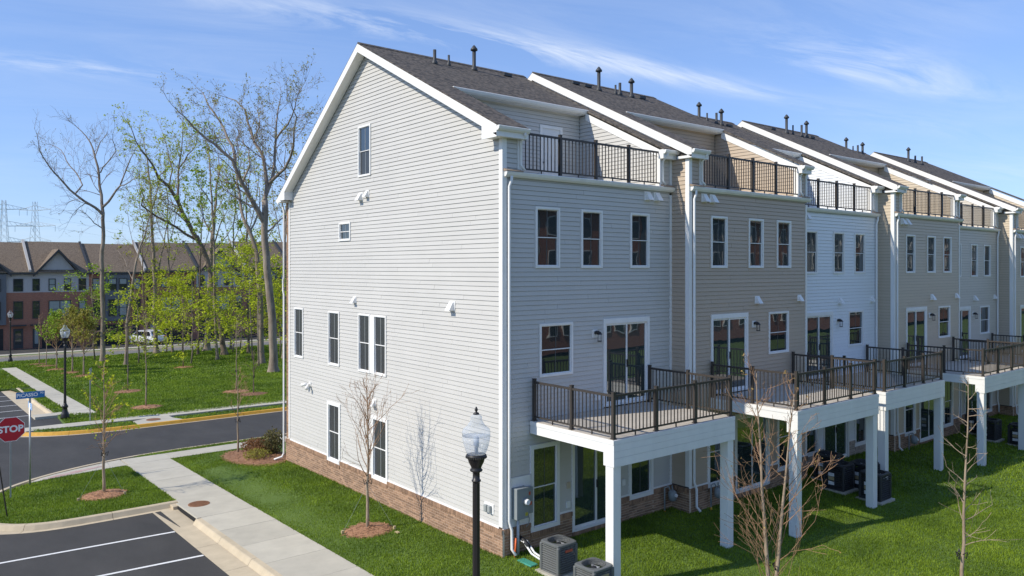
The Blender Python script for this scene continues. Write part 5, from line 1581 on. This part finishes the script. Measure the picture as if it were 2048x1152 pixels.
def far_house(i, x0, x1, zb, ze, zr_, style, label, Y=87.0):
    root = empty('brick_townhouse', (x0, Y, zb), label, 'house', 'brick townhouses beyond the wood')
    w = x1 - x0; P = Plane('Y', Y)
    main, top, bay = style['main'], style['top'], style.get('bay')
    zm = zb + (ze - zb) * .755
    MB().box(x0, x1, Y, Y + 11, zb - .5, zm).build('lower_wall', main, root)
    MB().box(x0, x1, Y, Y + 11, zm, ze).build('upper_wall', top, root)
    if bay:
        a, b, m_ = bay; MB().box(x0 + a*w, x0 + b*w, Y - .35, Y + .01, zb + (ze - zb)*.33, ze - .05).build('bay', m_, root)
    yf = lambda a: Y - (.35 if bay and bay[0] < a < bay[1] else 0)
    for (a, b, f0, f1, kind) in style['win']:
        pl = Plane('Y', yf((a + b) / 2)); p, q = x0 + a*w, x0 + b*w; z0, z1 = zb + (ze - zb)*f0, zb + (ze - zb)*f1
        f = MB(); pl.box(f, p, p + .07, -.02, .05, z0, z1); pl.box(f, q - .07, q, -.02, .05, z0, z1); pl.box(f, p + .07, q - .07, -.02, .05, z1 - .08, z1); pl.box(f, p + .07, q - .07, -.02, .06, z0, z0 + .08)
        zm_ = (z0 + z1)/2; pl.box(f, p + .07, q - .07, -.0, .035, zm_ - .03, zm_ + .03)
        n = max(1, round((q - p) / .95))
        for j in range(1, n): pl.box(f, p + (q-p)*j/n - .035, p + (q-p)*j/n + .035, -.0, .04, z0 + .08, z1 - .08)
        wo_ = f.build('window', FT, root)
        g = MB(); pl.box(g, p + .07, q - .07, .0, .012, z0 + .08, z1 - .08); g.build('pane', FG, wo_)
        if kind:
            g = MB(); pl.box(g, p + .09, q - .09, .0125, .016, zm_ + .03 if kind == 1 else z0 + .1, z1 - .09); g.build('blind', BL, wo_)
    a, b = style['garage']; g = MB(); P.box(g, x0 + a*w, x0 + b*w, .0, .03, zb - .1, zb + 2.3); go = g.build('garage_door', mat('garage_dark', (.018, .017, .018), .6), root)
    for j in range(1, 4): t = MB(); P.box(t, x0 + a*w + .05, x0 + b*w - .05, .031, .04, zb + .55*j, zb + .55*j + .03); t.build('panel_joint', FT, go)
    a, b = style['door']; g = MB(); P.box(g, x0 + a*w, x0 + b*w, .0, .04, zb + .05, zb + 2.25); do = g.build('door', FT, root)
    t = MB(); P.box(t, x0 + a*w + .18, x0 + b*w - .18, .041, .05, zb + .5, zb + 2.0); t.build('pane', BL if i % 2 else FG, do)
    t = MB(); P.box(t, x0 + a*w - .25, x0 + b*w + .25, .0, .6, zb + 2.55, zb + 2.68); t.build('canopy', FT, root)
    c = MB(); gg = style.get('gable')
    for a, b in ([(0, 1)] if not gg else [(0, gg[0]), (gg[1], 1)]):
        if b - a > .02: c.box(x0 + a*w + .01, x0 + b*w - .01, Y - .45, Y - .02, ze - .02, ze + .16)
    c.build_each('cornice', FT, root)
    r = MB(); rd = 5.6
    r.hexa([(x0, Y - .45, ze + .16), (x1, Y - .45, ze + .16), (x1, Y + rd, zr_ - .05), (x0, Y + rd, zr_ - .05), (x0, Y - .45, ze + .26), (x1, Y - .45, ze + .26), (x1, Y + rd, zr_ + .05), (x0, Y + rd, zr_ + .05)])
    r.hexa([(x0, Y + rd, zr_ - .05), (x1, Y + rd, zr_ - .05), (x1, Y + 11.4, ze + .16), (x0, Y + 11.4, ze + .16), (x0, Y + rd, zr_ + .05), (x1, Y + rd, zr_ + .05), (x1, Y + 11.4, ze + .26), (x0, Y + 11.4, ze + .26)])
    ro = r.build('roof', FR, root)
    pw = MB(); pw.hexa([(x0 - .12, Y - .4, ze + .1), (x0 + .12, Y - .4, ze + .1), (x0 + .12, Y + rd, zr_), (x0 - .12, Y + rd, zr_), (x0 - .12, Y - .4, ze + .5), (x0 + .12, Y - .4, ze + .5), (x0 + .12, Y + rd, zr_ + .30), (x0 - .12, Y + rd, zr_ + .30)])
    pw.build('party_wall', FT if i % 2 == 0 else mat('party_pale', (.45, .43, .40), .8), ro)
    if style.get('gable'):
        a, b, hg, m_ = style['gable']; p, q = x0 + a*w, x0 + b*w; c_ = (p + q)/2
        g = MB(); g.prism([(p, Y - .04, ze), (q, Y - .04, ze), (c_, Y - .04, ze + hg)], (0, 3.6, 0)); g.build('gable_wall', m_, root)
        t = MB()
        for s, e in ((p - .35, c_), (q + .35, c_)):
            dx = (e - s); t.hexa([(s, Y - .4, ze - .25), (e, Y - .4, ze + hg + .02), (e, Y + 3.7, ze + hg + .02), (s, Y + 3.7, ze - .25), (s, Y - .4, ze + .02), (e, Y - .4, ze + hg + .32), (e, Y + 3.7, ze + hg + .32), (s, Y + 3.7, ze + .02)])
        t.build('gable_roof', FR, root)
        t = MB()
        for s, e in ((p - .37, c_), (q + .37, c_)):
            t.hexa([(s, Y - .46, ze - .27), (e, Y - .46, ze + hg - .02), (e, Y - .41, ze + hg - .02), (s, Y - .41, ze - .27), (s, Y - .46, ze + .03), (e, Y - .46, ze + hg + .31), (e, Y - .41, ze + hg + .31), (s, Y - .41, ze + .03)])
        t.build('gable_fascia', FT, root)
    return root
W3 = [(.045, .165, .775, .94, 0), (.31, .43, .775, .94, 2), (.57, .69, .775, .94, 1), (.82, .95, .775, .94, 0), (.045, .165, .40, .64, 0), (.31, .69, .40, .64, 2), (.82, .95, .40, .64, 1)]
SA = dict(main=BR, top=LG, win=W3, garage=(.20, .78), door=(.05, .17), gable=(.12, .82, 2.55, LG))
SB = dict(main=BR, top=BR, win=[(.06, .2, .77, .94, 2), (.33, .48, .77, .94, 1), (.52, .67, .77, .94, 1), (.80, .93, .77, .94, 2), (.06, .2, .40, .64, 0), (.33, .48, .40, .64, 0), (.52, .67, .40, .64, 2), (.80, .93, .40, .64, 0)], garage=(.12, .62), door=(.76, .90), bay=(.28, .72, DG))
SC = dict(main=BR, top=BR, win=W3, garage=(.3, .9), door=(.08, .2))
SD = dict(main=BR, top=LG, win=[(.05, .2, .77, .94, 1), (.30, .56, .77, .94, 2), (.75, .90, .77, .94, 0), (.05, .2, .40, .64, 0), (.30, .56, .40, .64, 0), (.75, .90, .40, .64, 0)], garage=(.08, .60), door=(.75, .90), bay=(.0, .64, DG), gable=(.0, .66, 2.2, DG))
xs = [-17.2, -11.0, -4.8, 1.4, 7.3, 13.3, 19.4, 25.5, 31.6, 37.7, 43.8]
sty = [SA, SB, SD, SA, SB, SC, SA, SB, SC, SA]
lbs = ['brick townhouse left of the picture edge in the far row', 'second brick townhouse at the left edge in the far row', 'far townhouse with a dark grey gable at the left edge',
       'far brick townhouse with a pale grey gable behind the olive young trees', 'far brick townhouse with a dark bay behind the tall grey trunk', 'far all brick townhouse behind the white car',
       'far townhouse hidden behind the forked tree and saplings', 'far townhouse with a dark bay behind the leaning tree', 'far brick townhouse behind the big tree', 'far brick townhouse behind the gable edge']
for i in range(2, 9):
    up = .18 * max(0, i - 4)
    far_house(i, xs[i], xs[i+1], -2.28 + up*.5, 6.0 + up, 9.65 + up + (.12 if i % 2 else 0), sty[i], lbs[i])

# white car on a driveway
def suv(x, y, rot):
    g = gz(x, y) - .03; root = empty('parked_car', (0, 0, 0), 'white estate car parked before the brick garages', 'car')
    prof = [(-2.15, .38), (-2.2, .75), (-2.12, 1.0), (-1.85, 1.08), (-1.5, 1.58), (-1.1, 1.68), (.3, 1.66), (.75, 1.52), (1.3, 1.08), (2.05, .92), (2.2, .7), (2.18, .38)]
    b = MB(); n = len(prof); vs = []
    for yy, k in ((-.86, .0), (-.90, 1), (.90, 1), (.86, .0)):
        for px, pz in prof:
            ins = .16 * max(0, (pz - 1.05) / .6)
            sgn = -1 if yy < 0 else 1
            vs.append((px * (1 if k else .985), yy - sgn*ins, pz if k else pz*.99 + .005))
    fs_ = [(j*n + q, j*n + (q+1) % n, (j+1)*n + (q+1) % n, (j+1)*n + q) for j in range(3) for q in range(n)] + [tuple(range(n))[::-1], tuple(range(3*n, 4*n))]
    b.add(vs, fs_); b.build('body', mat('car_white', (.72, .73, .74), .25, spec=.6), root, smooth=False)
    gls = mat('car_glass', (.015, .017, .02), .08)
    for sg_ in (-1, 1):
        for (p, q, r_, s_) in ((-1.55, -.75, -1.35, -.75), (-.68, .2, -.68, .15), (.27, 1.05, .22, .62)):
            yb, yt = sg_*.885, sg_*.755
            MB().hexa([(p, yb, 1.1), (q, yb, 1.1), (q, yb + sg_*.012, 1.1), (p, yb + sg_*.012, 1.1), (r_, yt, 1.54), (s_, yt, 1.54), (s_, yt + sg_*.012, 1.54), (r_, yt + sg_*.012, 1.54)]).build('side_window', gls, root)
    MB().hexa([(-1.90, -.66, 1.10), (-1.90, .66, 1.10), (-1.86, .66, 1.10), (-1.86, -.66, 1.10), (-1.58, -.6, 1.54), (-1.58, .6, 1.54), (-1.54, .6, 1.54), (-1.54, -.6, 1.54)]).build('rear_window', gls, root)
    MB().hexa([(1.27, -.68, 1.12), (1.27, .68, 1.12), (1.31, .68, 1.12), (1.31, -.68, 1.12), (.79, -.6, 1.5), (.79, .6, 1.5), (.83, .6, 1.5), (.83, -.6, 1.5)]).build('windscreen', gls, root)
    for sg_ in (-1, 1):
        MB().box(-2.215, -2.10, min(sg_*.62, sg_*.88), max(sg_*.62, sg_*.88), .82, 1.02).build('tail_light', M['red'], root)
        MB().box(2.12, 2.205, min(sg_*.55, sg_*.84), max(sg_*.55, sg_*.84), .68, .82).build('headlight', M['signw'], root)
    MB().box(-2.235, -2.19, -.26, .26, .62, .74).build('number_plate', M['signw'], root)
    for wx in (-1.35, 1.35):
        for sg_ in (-1, 1):
            t = MB().tube([(wx, sg_*.70, .34), (wx, sg_*.915, .34)], .34, 20).build('wheel', M['acd'], root)
            MB().tube([(wx, sg_*.915, .34), (wx, sg_*.925, .34)], .2, 14).build('rim', M['steel'], t)
    root.location = (x, y, g); root.rotation_euler = (0, 0, rot)
suv(12.6, 83.3, math.radians(118))

# ------------------------------------------------------------------ power line towers
def pylon(px, pyt, d, label, rot, seed):
    top = survey(px, pyt, d); x, y = top.x, top.y; g = -3.0; H = top.z - g
    root = empty('power_pylon', (x, y, g), label, 'pylon', 'lattice power pylons on the skyline')
    ca, sa = math.cos(rot), math.sin(rot)
    T = lambda u, v, z: (x + u*ca - v*sa, y + u*sa + v*ca, g + z)
    m = mat('pylon_steel', (.42, .46, .50), .6)
    hw = lambda z: 2.2 * (1 - z/H) ** 1.25 + .6
    b = MB(); nz = 14; zs = [H * (i / nz) for i in range(nz + 1)]
    for a, c in ((-1,-1), (1,-1), (1,1), (-1,1)):
        b.tube([T(a*hw(z), c*hw(z), z) for z in zs], .07, 4)
    for z0, z1 in zip(zs[:-1], zs[1:]):
        q = [(-1,-1), (1,-1), (1,1), (-1,1)]
        for (a, c), (e, f) in zip(q, q[1:] + q[:1]):
            b.tube([T(a*hw(z0), c*hw(z0), z0), T(e*hw(z1), f*hw(z1), z1)], .045, 3); b.tube([T(e*hw(z0), f*hw(z0), z0), T(a*hw(z1), c*hw(z1), z1)], .045, 3)
    b.build('tower', m, root)
    for (fz, ln) in ((.90, 5.2), (.72, 6.6), (.55, 5.2)):
        for s in (-1, 1):
            c = MB(); z = H * fz; w = hw(z)
            c.tube([T(s*w, -.8, z), T(s*ln*1.5, 0, z + .3)], .1, 4); c.tube([T(s*w, .8, z), T(s*ln*1.5, 0, z + .3)], .1, 4); c.tube([T(s*w*.9, 0, z + 2.0), T(s*ln*1.5, 0, z + .35)], .1, 4)
            for j in range(1, 5): c.tube([T(s*(w + (ln*1.5 - w)*j/5), 0, z + .2), T(s*(w + (ln*1.5 - w)*(j - .6)/5), 0, z + 2.0*(1 - j/5) + .2)], .06, 3)
            c.tube([T(s*ln*1.5, 0, z + .3), T(s*ln*1.5, 0, z - 2.2)], .09, 4)
            c.build('crossarm', m, root)
    return root
pylon(70, 403, 330, 'lattice power pylon at the left of the skyline', math.radians(-50), 1)
pylon(8, 400, 300, 'lattice power pylon cut by the left edge of the skyline', math.radians(-20), 2)
for i, (z0, z1) in enumerate(((430, 470), (448, 484), (412, 462))):
    a, b_ = survey(72, z0, 330), survey(420, z1 + 6, 520)
    pts = [a.lerp(b_, t/16) - UP * (9 * (t/16) * (1 - t/16)) for t in range(17)]
    tag(MB().tube(pts, .028, 4).build('power_line', mat('wire', (.45, .5, .55), .6), None, org=a), ['top', 'middle', 'bottom'][(1, 2, 0)[i]] + ' power line strung from the skyline pylon', 'power line')

# ------------------------------------------------------------------ the facing row behind the viewpoint, seen only mirrored in the panes
for i in range(11):
    x0 = 6 + i * 12.4; Y = -34.0
    root = empty('facing_townhouse', (x0, Y, -.4), 'brick townhouse of the facing row mirrored in the rear windows', 'house', 'facing brick townhouses mirrored in the windows')
    mm_ = (BR, LG, BR, DG)[i % 4]
    MB().box(x0, x0 + 12.36, Y - 10, Y, -.5, 11.4).build('wall', BR, root)
    MB().box(x0 + .02, x0 + 12.34, Y + .001, Y + .06, 6.3, 11.4).build('upper_wall', mm_, root)
    for fz in (0.9, 3.6, 6.6, 9.3):
        for u in (.7, 2.6, 4.5, 6.9, 8.8, 10.7):
            f = MB(); f.box(x0 + u, x0 + u + 1.15, Y + .05, Y + .12, fz, fz + 1.7); w_ = f.build('window', M['trim'], root)
            f = MB(); f.box(x0 + u + .09, x0 + u + 1.06, Y + .12, Y + .125, fz + .09, fz + 1.61); f.build('pane', M['screen'], w_)
    MB().prism([(x0, Y + .5, 11.4), (x0, Y - 5, 14.8), (x0, Y - 10.4, 11.4)], (12.36, 0, 0)).build('roof', FR, root)

# ------------------------------------------------------------------ grass blades
def in_poly(x, y, poly):
    r = np.zeros(len(x), bool); n = len(poly)
    for i in range(n):
        (x0, y0), (x1, y1) = poly[i], poly[(i+1) % n]
        c = ((y0 > y) != (y1 > y)) & (x < (x1 - x0) * (y - y0) / (y1 - y0 + 1e-12) + x0)
        r ^= c
    return r
GZV = np.vectorize(gz)
def blades(name, polys, dens, h, w, seed, label, holes=(), visible=True):
    rs = np.random.RandomState(seed); X = []; Y = []
    for poly in polys:
        p = np.array(poly); lo, hi = p.min(0), p.max(0); n = int((hi - lo).prod() * dens)
        x = rs.uniform(lo[0], hi[0], n); y = rs.uniform(lo[1], hi[1], n); k = in_poly(x, y, poly)
        for (cx_, cy_, rx, ry) in holes: k &= ((x - cx_)/rx)**2 + ((y - cy_)/ry)**2 > .92
        # keep what can show in the picture
        dx, dy = x - CAM.x, y - CAM.y; d = dx*FV.x + dy*FV.y; l = dx*RV.x + dy*RV.y
        k &= (d > 8) & (np.abs(l) < d * .70 + 1.5)
        X.append(x[k]); Y.append(y[k])
    x = np.concatenate(X); y = np.concatenate(Y); n = len(x)
    z = GZV(x, y) - .012
    a = rs.uniform(0, 2*np.pi, n); ln = rs.uniform(.0, .75, n); la = rs.uniform(0, 2*np.pi, n)
    pat = np.array([noise.noise(Vector((q*.9, r*.9, 0))) for q, r in zip(x, y)])
    hh = h * rs.uniform(.6, 1.25, n) * (1 + .35*pat); ww = w * rs.uniform(.7, 1.3, n)
    v = np.empty((n, 3, 3), np.float32)
    v[:, 0] = np.c_[x - np.cos(a)*ww, y - np.sin(a)*ww, z]; v[:, 1] = np.c_[x + np.cos(a)*ww, y + np.sin(a)*ww, z]
    v[:, 2] = np.c_[x + np.cos(la)*ln*hh, y + np.sin(la)*ln*hh, z + hh]
    me = bpy.data.meshes.new(name)
    me.vertices.add(3*n); me.vertices.foreach_set('co', v.reshape(-1))
    me.loops.add(3*n); me.loops.foreach_set('vertex_index', np.arange(3*n, dtype=np.int32))
    me.polygons.add(n); me.polygons.foreach_set('loop_start', np.arange(0, 3*n, 3, dtype=np.int32))
    me.update(); me.validate(); me.materials.append(M['grass'])
    o = place(name, me, (0, 0, 0)); tag(o, label, 'grass', kind='stuff')
    return n
cnt = blades('grass', [[(-2.87, -12), (0, -12), (0, 16.45), (-2.87, 16.45)], [(0, -13), (14, -13), (14, 0), (0, 0)]], 1500, .052, .009, 1, 'mown grass of the near lawn around the townhouses', [(-1.45, 3.79, .62, .56), (-.55, 14.1, .95, 2.0)])
cnt += blades('grass', [[(14, -12), (44, -12), (44, 0), (14, 0)]], 420, .07, .016, 2, 'mown grass of the rear lawn further right')
cnt += blades('grass', [isl_poly, [(-3.9,17.56),(-2.6,17.58),(0.9,17.60),(1.7,17.9),(1.7,18.0),(-2.0,18.0),(-3.5,17.86)]], 1300, .062, .010, 3, 'mown grass of the rounded corner and street strip', [(-5.88, 12.45, .62, .56)])
cnt += blades('grass', [[(-3.9,25.35),(-1.9,25.28),(-1.9,26.5),(-4.1,26.6),(-6.0,27.2),(-5.6,26.2)], [(0.1,25.26),(20,25.26),(20,26.1),(-0.1,26.3)], [(-2.6,27.75),(2,27.3),(30,27.2),(30,42),(-2.6,42)],
    [(-4.45,28.1),(-3.62,27.95),(-2.6,27.75),(-2.6,30.5),(-3.7,31.3),(-4.3,31.2)]], 330, .085, .02, 4, 'long grass across the street and on the verge', [(.59, 38.4, .8, .75), (-.23, 30.7, .8, .75), (5.52, 33.2, .8, .75), (5.9, 31.4, .8, .75)])
cnt += blades('grass', [[(-2.6,42),(40,42),(40,69.5),(-2.6,69.5)], [(-7,62.6),(-2.6,62.6),(-2.6,69.5),(-7,69.5)], [(-4.35,32.3),(-3.66,32.3),(-3.66,44.6),(-4.35,44.6)], [(-9,46),(-3.66,46),(-3.66,60.5),(-9,60.5)]], 110, .10, .04, 5, 'grass under the tall trees further across the street')
print('grass blades', cnt)
